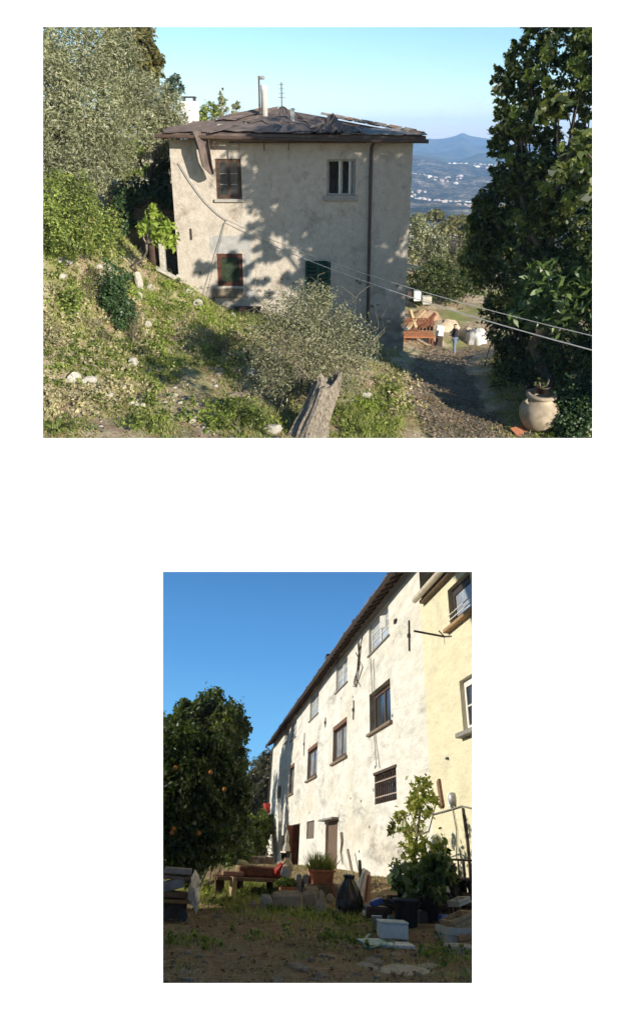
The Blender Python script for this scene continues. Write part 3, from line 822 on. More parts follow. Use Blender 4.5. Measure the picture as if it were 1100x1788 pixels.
def groundA(X, Y): return np.array([X, Y, float(zA(X, Y))])
def veg_a():
    c = cl(atA, [(110, 80, 27, 62, 7000), (190, 95, 28, 52, 5000), (90, 165, 26, 58, 6500), (165, 180, 27, 62, 7500), (110, 250, 25.5, 62, 7000), (185, 265, 27, 52, 5500), (60, 100, 26, 60, 3500), (60, 300, 25, 60, 3500), (140, 315, 25, 45, 3500), (232, 160, 29, 38, 3000)])
    tree('olive_tree', 'large grey green olive tree filling the upper left of the hillside', groundA(-9.6, 26), c, .15, OLIVE, tr=.3, group='olive trees on the slope', asp=.3, twig=26, spread=.13, shell=.35)
    c = cl(atA, [(245, 175, 34, 45, 5200), (290, 195, 35, 34, 3600), (225, 225, 33, 42, 4500), (275, 235, 34.5, 36, 3600), (300, 225, 36, 25, 1800)])
    tree('olive_tree', 'paler olive tree leaning towards the white chimney of the house', groundA(-9.5, 35), c, .17, OLIVE, tr=.25, group='olive trees on the slope', asp=.3, twig=26, spread=.13, shell=.35)
    c = cl(atA, [(235, 75, 40, 34, 3200), (255, 105, 40, 25, 2000), (215, 62, 41, 30, 2500), (262, 128, 40, 16, 800), (205, 100, 41, 30, 1600)])
    tree('oak_tree', 'brownish green oak standing above and behind the olives', groundA(-12.5, 44), c, .26, OAKLEAF, tr=.3, twig=26, spread=.11, asp=.6)
    c = cl(atA, [(303, 150, 47, 14, 500), (295, 168, 47, 12, 400), (308, 138, 47, 9, 250), (297, 146, 47, 9, 200)])
    tree('pine_tree', 'small bluish pine top showing between the olives and the sky', groundA(-10.2, 47), c, .22, leaf('pine_needles', [(.06, .09, .06), (.10, .14, .09)], .2), tr=.15)
    for i, (L, lab) in enumerate([([(365, 197, 50, 16, 700), (350, 202, 50, 11, 400)], 'rounded light green treetop behind the roof, nearest the white chimney'),
                                  ([(387, 172, 52, 7, 260, 1.6), (386, 190, 52, 12, 400), (388, 162, 52, 4, 90, 2)], 'slim pointed treetop behind the roof'),
                                  ([(411, 190, 55, 10, 350, 1.3), (413, 182, 55, 7, 160)], 'small bluish treetop behind the roof, nearest the flue')]):
        c = cl(atA, L); tree('background_tree', lab, groundA(c[0][0][0], L[0][2]), c, .22, [GREEN, OLIVE, OLIVE][i], tr=.14, group='treetops behind the roof', limbs=3)
    # green shrubs on the left bank
    B = [('bright green leafy bush at the left edge below the olives', [(110, 350, 23.5, 50, 4200), (85, 390, 22.8, 42, 3000), (150, 385, 23.6, 45, 3600), (185, 400, 24, 25, 1500), (120, 420, 22.8, 30, 1600)], (120, 425), GREEN, .105),
         ('yellowish green bush above the dark retaining wall', [(222, 265, 32, 26, 1600), (205, 285, 31, 24, 1400), (215, 300, 30.5, 15, 600), (232, 290, 31.5, 18, 700)], (225, 315), GREEN, .15),
         ('dry brownish shrub between the olives and the house corner', [(262, 225, 37, 22, 1300), (285, 245, 37, 18, 1000), (250, 250, 36, 20, 1000)], (255, 275), OLIVE_DRY, .16),
         ('dark shaded bush beside the left house corner', [(288, 275, 36, 18, 1000), (280, 300, 36, 16, 800), (295, 300, 36, 12, 500)], (285, 320), DARKLEAF, .16),
         ('sunlit green clump behind the dark retaining wall', [(255, 297, 40, 16, 800, .6), (272, 302, 40, 14, 600, .6)], (262, 310), BRIGHT, .14)]
    for lab, L, b, m, s in B:
        bush('shrub', lab, baseA(*b), cl(atA, L), s, m, group='shrubs on the left bank', twig=30, spread=.12, shell=.65)
    for lab, L, b_ in [('greyish brown dead bramble at the left edge of the slope', [(88, 585, 20.4, 24, 900), (78, 560, 20.8, 18, 600), (92, 615, 19.8, 22, 700)], (85, 625)),
                       ('reddish brown dead bramble left of the ivy covered stump', [(160, 575, 22, 24, 900), (150, 600, 21.5, 22, 800), (178, 590, 21.8, 16, 500)], (160, 620)),
                       ('straw coloured bramble right of the ivy covered stump', [(238, 560, 23.5, 14, 450, 1.6), (228, 590, 23, 14, 450)], (235, 610)),
                       ('greyish bramble between the bright bush and the ivy covered stump', [(165, 490, 24, 20, 700), (150, 510, 23.4, 16, 500)], (160, 530)),
                       ('dry weed clump before the brown window', [(385, 600, 24, 18, 500), (405, 590, 24.6, 16, 400)], (390, 622)),
                       ('leafy green weed clump left of the leaning stump', [(420, 715, 18, 24, 700), (450, 735, 17.6, 22, 600), (385, 735, 17.4, 20, 500)], (420, 755))]:
        bush('bramble', lab, baseA(*b_), cl(atA, L), .085, GREEN if 'green' in lab else OLIVE_DRY, group='brambles on the slope', twig=12, spread=.2, shell=.4, asp=.35, stems=16, tr=.014)
    # ivy mound, small saplings, weeds
    bush('ivy_clump', 'tall ivy covered stump on the slope left of the house', baseA(205, 560), cl(atA, [(205, 490, 23.6, 24, 1500, 1.2), (195, 525, 23.4, 24, 1500), (215, 540, 23.3, 22, 1100), (210, 565, 23.2, 18, 700)]), .10, IVY, cat='ivy', asp=.8)
    bush('green_weed', 'bright green leafy weed left of the ivy covered stump', baseA(122, 545), cl(atA, [(122, 525, 21.6, 22, 900), (118, 545, 21.4, 16, 500)]), .10, GREEN, cat='plant', asp=.6)
    b = baseA(238, 472)
    root = thing('young_tree', 'young tree with bright yellow green leaves before the dark retaining wall', 'tree', b)
    mb = MB(); top = atA(268, 380, 26.6)
    mb.tube(wiggle(b - [0, 0, .2], atA(256, 425, 26.6), 5, .04), [.07, .06, .05, .045, .04], 7)
    for e in ((262, 385), (285, 405), (246, 400), (290, 415), (270, 370), (300, 425)): mb.tube(wiggle(atA(256, 425, 26.6), atA(*e, 26.6), 4, .06), [.04, .03, .02, .01], 5)
    part(root, 'trunk', mb, BARK_PALE, smooth=True)
    crown(root, 'crown', cl(atA, [(268, 380, 26.6, 14, 85), (250, 398, 26.6, 12, 70), (285, 402, 26.6, 17, 110), (296, 418, 26.6, 13, 80), (272, 410, 26.6, 12, 70), (268, 365, 26.6, 8, 40)]), .27, BRIGHT, asp=.42, twig=7, spread=.3, droop=.8)
    # olive shrub sprouting round the old stump
    b = baseA(520, 715)
    root = thing('olive_shrub', 'grey green twiggy olive shrub in the middle of the slope before the house', 'shrub', b)
    mb = MB()
    L = [(470, 560), (500, 520), (545, 505), (585, 545), (625, 580), (650, 600), (455, 600), (450, 640), (540, 560), (580, 600), (600, 650), (500, 600), (480, 660), (640, 640), (560, 525), (610, 555), (520, 640), (455, 525), (555, 480), (622, 520), (435, 610), (660, 575)]
    for px, py in L:
        st = atA(530 + 30 * rng.normal(), 690, 19.6); p = wiggle(st, atA(px, py, 20.2 + .7 * rng.normal()), 6, .05)
        mb.tube(p, [.035, .03, .024, .018, .012, .006], 5)
        for k in range(9):
            j = rng.integers(2, 6); mb.tube(wiggle(p[j], p[j] + rng.normal(size=3) * [.5, .5, .45] + [0, 0, .15], 4, .08), [.011, .009, .006, .003], 4)
    part(root, 'branch', mb, M('twig_bark', (.22, .19, .14), (.12, .10, .07), 8, .9, .1))['kind'] = 'stuff'
    crown(root, 'foliage', cl(atA, [(500, 545, 20.4, 42, 1300), (545, 530, 20.4, 38, 1700), (590, 570, 20.4, 42, 2000), (470, 600, 20.2, 42, 1300), (540, 600, 19.9, 50, 3000), (600, 620, 20.1, 45, 2200), (560, 520, 20.4, 26, 900), (520, 565, 20, 36, 1700), (640, 600, 20.5, 28, 700), (480, 660, 19.8, 40, 1300), (550, 660, 19.6, 38, 1300), (460, 560, 20.4, 28, 600), (615, 665, 20, 30, 500), (510, 700, 19.3, 28, 500)]), .10, leaf('shrub_leaf', [(.12, .125, .055), (.19, .19, .10), (.27, .27, .17), (.33, .32, .23)], .2, .5, .3), asp=.34, twig=9, spread=.2, shell=.3)
    # the old stump itself
    b = baseA(540, 790)
    pts = [atA(530, 800, 17.2), atA(537, 765, 17.4), atA(546, 735, 17.8), atA(560, 700, 18.2), atA(570, 672, 18.5), atA(574, 660, 18.6)]
    rad = [.58, .54, .46, .40, .38, .34]
    v = []; n = 28
    for i, (p, r_) in enumerate(zip(pts, rad)):
        for k in range(n):
            th = 2 * math.pi * k / n
            rr = r_ * (1 + .16 * math.sin(3 * th + i * .25) + .10 * math.sin(7 * th + .5 * i) + .05 * math.sin(13 * th + i) + .03 * rng.normal())
            v.append(p + np.array([rr * math.cos(th), .8 * rr * math.sin(th), (.16 * rng.normal() if i == 5 else 0)]))
    f = [(i * n + k, i * n + (k + 1) % n, (i + 1) * n + (k + 1) % n, (i + 1) * n + k) for i in range(5) for k in range(n)] + [tuple(5 * n + k for k in range(n))]
    root = thing('tree_stump', 'thick weathered leaning tree stump at the bottom of the upper view', 'tree stump', b)
    part(root, 'trunk', MB().add(v, f), BARK_PALE)
    mb = MB().tube(wiggle(pts[1] + [-.25, -.1, -.6], pts[4] + [-.45, 0, -.2], 5, .05), [.2, .17, .15, .12, .06], 9)
    part(root, 'side_stem', mb, BARK_PALE)
    # right hand side
    c = cl(atA, [(985, 75, 22, 46, 1900), (915, 100, 22.5, 30, 1000), (1010, 150, 21.5, 30, 1000), (895, 150, 22.8, 26, 900), (950, 170, 22.5, 34, 1250), (1015, 225, 21.5, 16, 350), (905, 205, 22.5, 32, 1150), (885, 250, 23, 26, 900), (945, 290, 22.5, 42, 2200), (1005, 300, 21.8, 36, 1700), (900, 310, 23, 36, 1700), (875, 350, 23.5, 38, 2000), (945, 365, 22.5, 48, 3000), (1010, 385, 21.5, 42, 2300), (862, 412, 24, 36, 2000), (925, 430, 23, 42, 2600), (872, 128, 22.8, 13, 240), (874, 182, 23, 13, 240), (1040, 80, 21.5, 36, 1200), (938, 60, 22.5, 22, 450), (866, 262, 23, 14, 280), (893, 105, 22.8, 12, 200), (848, 340, 24, 16, 350), (836, 385, 24.3, 20, 500), (905, 75, 22.6, 10, 140), (880, 222, 23, 9, 120), (858, 300, 23.4, 10, 160), (965, 230, 22.4, 16, 350), (1030, 190, 21.4, 18, 400), (842, 405, 24, 30, 1400), (828, 452, 24.5, 30, 1400), (848, 358, 24, 24, 900), (826, 420, 24.4, 18, 450), (870, 235, 23, 14, 250), (925, 240, 22.6, 24, 700), (990, 180, 22, 22, 500)])
    t_ = tree('evergreen_tree', 'tall dark evergreen tree at the right edge of the upper view', baseA(955, 690), c, .19, DARKLEAF, tr=.26, asp=.5, twig=30, spread=.12, shell=.55, limbs=7, fork=.5)
    crown(t_, 'sunlit_spray', cl(atA, [(1010, 110, 20.6, 14, 260), (1025, 60, 20.6, 12, 200), (1020, 140, 20.4, 10, 160), (955, 95, 21, 10, 120), (1005, 285, 20.4, 14, 240), (955, 140, 21.3, 9, 110), (985, 260, 20.6, 8, 90), (930, 130, 21.6, 12, 130), (900, 190, 21.8, 12, 130), (885, 270, 22.2, 12, 130), (950, 330, 21, 16, 180), (1000, 350, 20.6, 18, 240), (905, 380, 22, 14, 150), (1020, 250, 20.4, 10, 110)]), .18, leaf('sunlit_spray', [(.15, .19, .05), (.22, .26, .07)], .3))['label'] = 'sprays with sunlight painted in as yellow green leaf colour'  # sunlight on the crown is put into a lighter leaf colour
    c = cl(atA, [(850, 470, 25, 38, 2600), (905, 500, 24, 40, 2800), (830, 440, 26, 22, 1000), (1000, 455, 22, 36, 2300), (1030, 530, 20.8, 38, 2400), (940, 560, 24, 42, 2600), (890, 590, 24.5, 34, 1800), (1000, 610, 22, 42, 2600), (900, 640, 23.5, 36, 1800), (960, 650, 22.5, 36, 1700), (1040, 620, 21, 36, 1600), (1030, 440, 21, 36, 2000), (870, 545, 25, 30, 1500)])
    bush('dense_thicket', 'dense dark thicket under the tall evergreen tree', baseA(930, 680), c, .17, DARKLEAF, cat='thicket', stems=16, twig=24, spread=.13)
    bush('loquat_bush', 'broad leaved bush with light green rosettes in front of the dark thicket', baseA(960, 610), cl(atA, [(955, 495, 21, 32, 420), (990, 515, 20.8, 32, 420), (925, 520, 21.4, 26, 300), (1010, 490, 20.6, 22, 200), (985, 550, 20.8, 24, 240), (900, 550, 21.6, 18, 160), (935, 555, 21.2, 18, 150)]), .34, LOQUAT, asp=.36, twig=7, spread=.28, droop=.2)
    bush('loquat_bush', 'small light green leafy bush beside the grey covered log pile', baseA(895, 640), cl(atA, [(895, 560, 25, 15, 150), (950, 600, 22.6, 14, 160), (955, 625, 22.4, 12, 120)]), .28, LOQUAT, asp=.36, twig=6, spread=.28)
    bush('ivy_bank', 'ivy covered bank to the right of the earthenware jar', baseA(1005, 745), cl(atA, [(1000, 690, 20.6, 32, 2400), (1020, 725, 20.1, 34, 2600), (985, 740, 20, 22, 1200), (1035, 670, 20.6, 26, 1500), (1000, 765, 19.6, 24, 1200)]), .10, IVY, cat='ivy', asp=.8, twig=16)
    # middle distance right of the house
    bush('shrub', 'dark green rounded bush right of the house corner', groundA(8, 42), cl(atA, [(745, 490, 42, 32, 2300), (785, 500, 42, 30, 2000), (770, 470, 42.5, 24, 1300), (735, 520, 41.5, 20, 900), (815, 490, 42.5, 26, 1500)]), .2, leaf('bush_leaf', [(.035, .05, .015), (.06, .08, .02), (.09, .11, .03)], .25), twig=20, group='bushes beyond the house')
    bush('shrub', 'greyish olive bush behind the house corner, before the valley', groundA(9.5, 52), cl(atA, [(735, 405, 52, 24, 1700), (755, 420, 52, 24, 1500), (725, 435, 51, 22, 1300), (760, 445, 51, 20, 1100), (730, 385, 53, 14, 600)]), .22, OLIVE, twig=20, group='bushes beyond the house')
    bush('shrub', 'dry straw coloured shrub between the olive bush and the dark thicket', groundA(12, 55), cl(atA, [(790, 430, 54, 22, 1300), (810, 450, 54, 22, 1200), (780, 455, 53, 18, 800)]), .2, OLIVE_DRY, twig=20, group='bushes beyond the house')
    c = cl(atA, [(760, 375, 160, 16, 900, .5), (800, 385, 170, 22, 1200, .5), (845, 378, 180, 22, 1200, .5), (735, 380, 150, 14, 600, .5), (880, 370, 190, 24, 1200, .5), (820, 400, 120, 26, 1500, .6), (860, 400, 110, 26, 1500, .6), (775, 400, 100, 16, 700, .6)])
    V, F = leaves_mesh('woods', c, .7, asp=.7); struct(link('woods', qmesh('woods', V, F), OAKLEAF), 'stuff')
    # trees standing outside the picture, up-slope on the right: they dapple the facade
    C0 = [(8.9, 17.0, 5.3, 1.45), (9.9, 17.1, 4.2, 1.2), (10.6, 17.2, 5.8, 1.8), (11.8, 17.0, 4.0, 1.1), (12.6, 17.2, 5.2, 1.9), (14.6, 17.0, 4.6, 1.9), (9.6, 17.2, 3.3, 1.25), (11.0, 19, -6.2, 1.3), (12.5, 18, -5, 1.5), (13.2, 17, -3.4, 1.3), (10.4, 20.5, -7.4, 1.1), (12.5, 20, -7, 1.5), (11.4, 17.0, 3.2, 1.6), (13.4, 17.3, 2.6, 1.7), (15.2, 17.2, 1.6, 1.7), (12.2, 17.0, .9, 1.1), (14.4, 17.0, -.6, 1.3), (10.2, 17.0, .5, .9), (15.6, 17, 4.2, 1.5), (13.2, 17, -.4, 1.0), (15.8, 17.2, .2, 1.2), (9.2, 17.0, 1.6, .7), (14.2, 17.4, 3.6, 1.2), (5.9, 17, .5, .55), (6.8, 17.1, -.3, .6), (7.6, 17, .9, .6), (6.3, 17, -1.1, .5), (7.4, 17, -1.3, .6), (8.3, 17, -.4, .6), (8.4, 17, 2.2, .55)]
    c = [(np.array(t[:3]), (t[3],) * 3, int(720 * t[3] ** 2)) for t in C0]
    tree('shade_tree', 'leafy evergreen just outside the right edge that dapples the facade', groundA(12, 17), c, .30, DARKLEAF, tr=.25, asp=.55, twig=34, spread=.12, limbs=6)
    c = [(np.array(t[:3]), (t[3],) * 3, int(700 * t[3] ** 2)) for t in [(5.0, 8.8, -1.75, .6), (5.7, 8.4, -1.15, .75), (6.3, 8.9, -1.5, .6), (5.6, 9.3, -2.1, .5), (5.3, 8.0, -.7, .45)]]
    tree('shade_tree', 'low bushy tree just outside the lower right edge that shades the bare path', groundA(5.9, 9.0), c, .16, DARKLEAF, tr=.09, asp=.5, twig=30, spread=.14, limbs=4)
veg_a()

# ------------------------------------------------------------------ A: lean-to, jar, terrace things, person
def props_a():
    # dark retaining wall in the shade left of the house
    l = atA(192, 320, 34.5); r_ = atA(303, 322, 34.5); zb = -10.0
    root = thing('retaining_wall', 'dark ivy covered retaining wall in the shade left of the house', 'wall', ((l[0] + r_[0]) / 2, 34.5, zb))
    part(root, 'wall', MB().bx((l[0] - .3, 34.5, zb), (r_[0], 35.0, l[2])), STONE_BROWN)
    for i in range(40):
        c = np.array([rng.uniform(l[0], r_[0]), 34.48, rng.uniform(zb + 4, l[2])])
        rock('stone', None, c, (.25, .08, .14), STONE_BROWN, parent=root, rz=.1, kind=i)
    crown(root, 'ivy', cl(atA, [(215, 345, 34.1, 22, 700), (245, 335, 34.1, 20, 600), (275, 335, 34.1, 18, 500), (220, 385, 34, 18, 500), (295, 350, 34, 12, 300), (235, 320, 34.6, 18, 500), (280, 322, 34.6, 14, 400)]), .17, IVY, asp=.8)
    q0 = atA(276, 415, 30.2); q1 = atA(290, 470, 30.2)
    single('stone_pillar', MB().bx((q0[0] - q0[0], -.15, -2.2), (q1[0] - q0[0], .2, 0)), STONE_WHITE, tuple(q0), 'pale square stone pillar at the left corner of the house', 'pillar', bevel=.03)
    a = atA(273, 466, 29.6); c = atA(318, 492, 29.4)
    single('sloping_slab', MB().obox((0, 0, 0), (np.linalg.norm(c - a), .35, .12), np.array(Matrix.Rotation(math.atan2(-(c - a)[2], (c - a)[0]), 3, 'Y'))), STONE_WHITE, tuple((a + c) / 2), 'sloping pale slab at the foot of the stone pillar', 'stone slab', bevel=.02)
    p = atA(270, 445, 30.6)
    single('rusty_barrel', MB().lathe((0, 0, 0), [(0, -.5), (.26, -.5), (.28, -.2), (.26, .2), (.28, .45), (.24, .5), (0, .5)], 14), RUST, tuple(p), 'rusty red barrel in the shade left of the pillar', 'barrel', smooth=True)
    # pale stones one can pick out
    R = [(243, 492, 9, 24, 'long pale upright stone beside the young tree', 1.0), (243, 517, 8, 12, 'pale stone under the long upright stone', .8), (130, 658, 15, 12, 'largest white boulder at the left edge of the slope', .9), (157, 663, 16, 9, 'flat white boulder right of the largest white boulder', .7),
         (186, 645, 8, 7, 'small white stone behind the two white boulders', .8), (234, 632, 11, 13, 'pinkish pale stone standing in the middle of the left slope', .9), (258, 566, 9, 8, 'pale stone among the grass below the young tree', .8), (108, 482, 8, 7, 'pale stone high at the left edge', .8), (105, 455, 24, 8, 'pale outcrop high at the left edge under the bright bush', .6), (80, 422, 8, 9, 'white stone cut by the left edge beside the bright bush', .9),
         (262, 500, 10, 8, 'grey stone right of the long upright stone', .8), (172, 465, 10, 6, 'small pale stone above the ivy covered stump', .7), (190, 470, 7, 5, 'smaller pale stone next to the ivy covered stump', .7), (310, 485, 9, 9, 'pale stone at the left house corner', .8), (332, 508, 10, 9, 'rubble stone below the left house corner', .8), (346, 528, 11, 9, 'rubble stone at the lower end of the house corner', .8), (406, 550, 8, 8, 'rounded grey boulder beside the rusty vent', .9),
         (478, 748, 22, 11, 'white boulder left of the leaning stump', .7), (413, 690, 26, 8, 'long flat brown slab left of the olive shrub', .35), (300, 690, 14, 6, 'flat reddish stone on the bare path left of centre', .5), (336, 735, 8, 6, 'small stone on the shaded bare path', .7), (440, 650, 12, 12, 'grey stone at the left foot of the olive shrub', .8), (230, 702, 9, 6, 'pale stone on the brown slope lower left', .6), (190, 690, 14, 6, 'low pale stone under the flat white boulder', .5), (640, 690, 14, 8, 'pale stone right of the olive shrub', .6), (490, 700, 14, 14, 'brown stone at the foot of the olive shrub', .9)]
    for i, (px, py, rx, ry, lab, sq) in enumerate(R):
        p = gA(px, py + ry * .5); s = np.linalg.norm(p) / FPX
        m = STONE_WHITE if 'white' in lab or 'pale' in lab else (STONE_BROWN if 'brown' in lab else STONE)
        rock('stone', lab, p + [0, 0, ry * s * .3], (rx * s * .85, rx * s * .7 * sq, ry * s * .95), m, 'stones on the slope', rz=rng.random() * .6, kind=i)
    for i, (a_, b_, lab) in enumerate([((138, 646), (176, 650), 'thin pale stick lying behind the white boulders'), ((325, 598), (370, 594), 'bleached stick lying across the grass below the brown window'), ((645, 740), (690, 715), 'pale stick on the grass right of the stump'), ((300, 610), (318, 640), 'dry stick beside the bare path'), ((655, 610), (700, 655), 'fallen branch on the shaded slope below the house corner')]):
        p0, p1 = gA(*a_), gA(*b_); d = p1 - p0
        single('stick', MB().tube(wiggle((0, 0, .05), d + [0, 0, .09], 5, .03), [.03, .028, .024, .02, .012], 6), BARK_PALE, tuple(p0), lab, 'stick', 'sticks on the slope')
    b = gA(98, 752); mb = MB()
    for k in range(34):
        th = rng.random() * 6.28; L = .35 + .3 * rng.random(); dx = np.array([math.cos(th), math.sin(th), 0]); sd = np.array([-dx[1], dx[0], 0]) * .03
        p = [b + dx * L * t + np.array([0, 0, L * (1.1 * t - .9 * t * t)]) for t in (0, .35, .7, 1)]
        mb.add([p[0] - sd, p[0] + sd, p[1] - sd, p[1] + sd, p[2] - sd * .7, p[2] + sd * .7, p[3]], [(0, 1, 3, 2), (2, 3, 5, 4), (4, 5, 6)])
    root = thing('strap_leaved_plant', 'rosette of long strap leaves in the bottom left corner of the slope', 'plant', b)
    part(root, 'leaves', mb, GREEN)
    # scattered rubble
    V = []; F = []; n = 0
    for i in range(1500):
        X = rng.uniform(-9, 7); Y = rng.uniform(14.5, 30)
        if rng.random() > (.25 + .75 * (vnoise(X, Y, 2.0, 4) > .1)): continue
        z = float(zA(X, Y)); s = .03 + .09 * rng.random() ** 3
        c = rng.normal(size=(8, 3)) * .15 + np.array([(x, y, w) for x in (-1, 1) for y in (-1, 1) for w in (-1, 1)]) * .75
        V.append(c * [s, s, s * .6] + [X, Y, z]); F += [tuple(n + k for k in t) for t in [(0, 1, 3, 2), (4, 6, 7, 5), (0, 4, 5, 1), (2, 3, 7, 6), (0, 2, 6, 4), (1, 5, 7, 3)]]; n += 8
    struct(link('rubble', qmesh('rubble', np.concatenate(V), F), STONE), 'stuff')
    # earthenware jar with flower pot on top
    b = gA(938, 746); s = np.linalg.norm(b) / FPX
    root = thing('earthenware_jar', 'big beige earthenware jar at the lower right of the upper view', 'jar', b)
    JM = M('earthenware', (.46, .38, .28), (.27, .215, .15), 3, .7, .3)
    k = s
    part(root, 'body', MB().lathe(b, [(0, 0), (20 * k, 0), (26 * k, 8 * k), (31 * k, 20 * k), (32 * k, 30 * k), (29 * k, 40 * k), (22 * k, 48 * k), (19 * k, 50 * k), (19 * k, 54 * k), (24 * k, 56 * k), (24 * k, 60 * k), (18 * k, 61 * k), (16 * k, 56 * k), (15 * k, 40 * k)], 32), JM, smooth=True)
    for a in (0.3, 3.4):
        c = b + np.array([math.cos(a) * 22 * k, math.sin(a) * 22 * k, 50 * k])
        part(root, 'lug', MB().tube([c + [0, 0, -6 * k], c + [math.cos(a) * 6 * k, math.sin(a) * 6 * k, 0], c + [0, 0, 6 * k]], 2.6 * k, 7), JM, smooth=True)
    c = b + np.array([0, 0, 62 * k])
    root = thing('flower_pot', 'small dark flower pot standing on the mouth of the earthenware jar', 'pot', c)
    part(root, 'pot', MB().lathe(c, [(0, 0), (9 * k, 0), (12 * k, 10 * k), (13 * k, 10 * k), (13 * k, 12 * k), (11 * k, 12 * k), (10 * k, 8 * k), (0, 8 * k)], 18), METAL_DARK, smooth=True)
    mb = MB().tube([c + [6 * k, 0, 8 * k], c + [9 * k, 0, 22 * k]], 1.3 * k, 5).tube([c + [-3 * k, 0, 8 * k], c + [-6 * k, 0, 18 * k]], 1.0 * k, 5)
    part(root, 'stick', mb, WOOD_GREY)
    crown(root, 'plant', [(c + np.array([-4 * k, 0, 14 * k]), 9 * k, 70)], 6 * k, GREEN, twig=10)
    b = gA(908, 754)
    single('terracotta_tile', MB().obox((0, 0, .05), (.62, .42, .05), np.array(Matrix.Rotation(.5, 3, 'Z') @ Matrix.Rotation(.35, 3, 'X'))), TERRA, tuple(b), 'orange terracotta tile lying left of the earthenware jar', 'tile', bevel=.01)
    # table, boards, covered pile, person on the terrace
    b = gA(733, 600)
    s = np.linalg.norm(b) / FPX
    root = thing('work_table', 'orange brown plank table beside the right house corner', 'table', b)
    T0 = atA(700, 583, b[1]); T1 = atA(757, 586, b[1])
    for i in range(4): part(root, 'plank', MB().bx((T0[0], b[1] - .5 + .26 * i, T0[2] - .06 + .01 * (i % 2)), (T1[0], b[1] - .26 + .26 * i, T0[2] + .02 + .01 * (i % 2))), M('orange_wood', (.42, .17, .07), (.28, .11, .05), 6, .7, .2))
    for x in (T0[0] + .1, T1[0] - .15):
        for y in (-.4, .4): part(root, 'leg', MB().bx((x, b[1] + y, b[2] - .2), (x + .09, b[1] + y + .09, T0[2] - .07)), WOOD_RED)
    a = atA(700, 580, 34.4)
    for i, (px0, py0, px1, py1, lab) in enumerate([(712, 572, 742, 540, 'straw coloured plank leaning above the table'), (725, 572, 716, 541, 'short plank leaning against the house corner'), (735, 573, 760, 547, 'brown board leaning behind the table')]):
        p0 = atA(px0, py0, 34.2); p1 = atA(px1, py1, 34.6); d = p1 - p0
        single('leaning_board', MB().tube([(0, 0, 0), tuple(d)], [.13, .11], 4), [PALEWOOD, PALEWOOD, WOOD_RED][i], tuple(p0), lab, 'board', 'boards by the house corner')
    p = atA(727, 572, 34.3); mb = MB()
    for k_ in range(9): mb.bx((-.75 + .19 * k_, 0, -.15), (-.75 + .19 * k_ + .15, .05, .55))
    mb.bx((-.8, .05, .05), (.95, .09, .14)); mb.bx((-.8, .05, .32), (.95, .09, .4))
    single('slatted_panel', mb, WOOD_RED, tuple(p), 'reddish slatted panel standing on edge behind the table', 'panel')
    # tarpaulin covered piles
    TARP = M('beige_tarp', (.55, .44, .31), (.40, .31, .21), 2.5, .8, .5)
    TARP2 = M('grey_tarp', (.62, .60, .57), (.40, .38, .36), 3, .6, .5)
    def mound(lab, cpx, cpy, Y, rx, ry, mat, folds):
        c = atA(cpx, cpy, Y); s = np.linalg.norm(c) / FPX
        v = []; n, m_ = 26, 9
        for i in range(m_):
            t = i / (m_ - 1) * math.pi / 2
            for k in range(n):
                th = 2 * math.pi * k / n
                w = 1 + folds * math.sin(7 * th + 2 * i * .2) * math.cos(t) + .04 * rng.normal()
                v.append(np.array([rx * s * math.cos(th) * math.cos(t) ** .55 * w, .9 * ry * s * math.sin(th) * math.cos(t) ** .55 * w, ry * s * 1.7 * math.sin(t) * (1 + .05 * rng.normal()) - .15]))
        f = [(i * n + k, i * n + (k + 1) % n, (i + 1) * n + (k + 1) % n, (i + 1) * n + k) for i in range(m_ - 1) for k in range(n)]
        single('covered_pile', MB().add(v, f), mat, tuple(c), lab, 'covered pile', 'covered piles on the terrace', smooth=True)
    mound('beige tarpaulin draped over a pile behind the standing person', 775, 592, 37, 30, 22, TARP, .10)
    mound('brown cloth covered heap behind the plank table', 742, 566, 38, 28, 17, M('brown_cloth', (.36, .24, .15), (.25, .16, .10), 3, .9, .4), .10)
    mound('pale cloth covered pile right of the standing person', 812, 598, 36, 16, 18, TARP, .12)
    mound('grey and white cloth draped pile nearest the dark thicket', 832, 600, 35, 18, 18, TARP2, .16)
    p = gA(766, 603)
    root = thing('white_box', 'white box on a dark stand left of the standing person', 'box', p)
    s = np.linalg.norm(p) / FPX
    part(root, 'box', MB().obox(p + [0, 0, 27 * s], (13 * s, .3, 17 * s), np.array(Matrix.Rotation(.12, 3, 'Y'))), WHITE, bevel=.01)
    part(root, 'stand', MB().bx(p + [-5 * s, -.15, -.1], p + [5 * s, .15, 18 * s]), METAL_DARK)
    p = gA(845, 640); single('bent_post', MB().tube([(0, 0, -.2), (.15, 0, .8), (.3, 0, 1.35)], .035, 6), METAL_DARK, tuple(p), 'thin dark bent post at the edge of the terrace before the grey pile', 'post')
    for i, (px, py, w, h, lab, m) in enumerate([(728, 516, 12, 10, 'white crate on the terrace wall behind the house corner', WHITE), (745, 522, 16, 7, 'pale stone block on the terrace wall', STONE_WHITE), (714, 512, 8, 6, 'small dark tin behind the house corner', METAL_DARK)]):
        p = atA(px, py, 40); single(['crate', 'stone_block', 'tin'][i], MB().bx((-w * .018, -.2, -.3), (w * .018, .2, h * .03)), m, tuple(p), lab, ['crate', 'stone block', 'tin'][i], bevel=.02)
    mb = MB(); a = atA(712, 535, 41); c = atA(800, 548, 41)
    n = 9
    root = thing('terrace_wall', 'low rough stone wall at the back of the terrace', 'wall', ((a + c) / 2) - [0, 0, 1])
    for i in range(n):
        for j in range(3):
            p = a + (c - a) * (i + .5 * (j % 2)) / n + [0, .05 * rng.normal(), -.05 - .32 * j]
            rock('stone', None, p, (.24, .2, .17), STONE_BROWN, parent=root, rz=.2 * rng.normal(), kind=i + j)
veg = props_a()

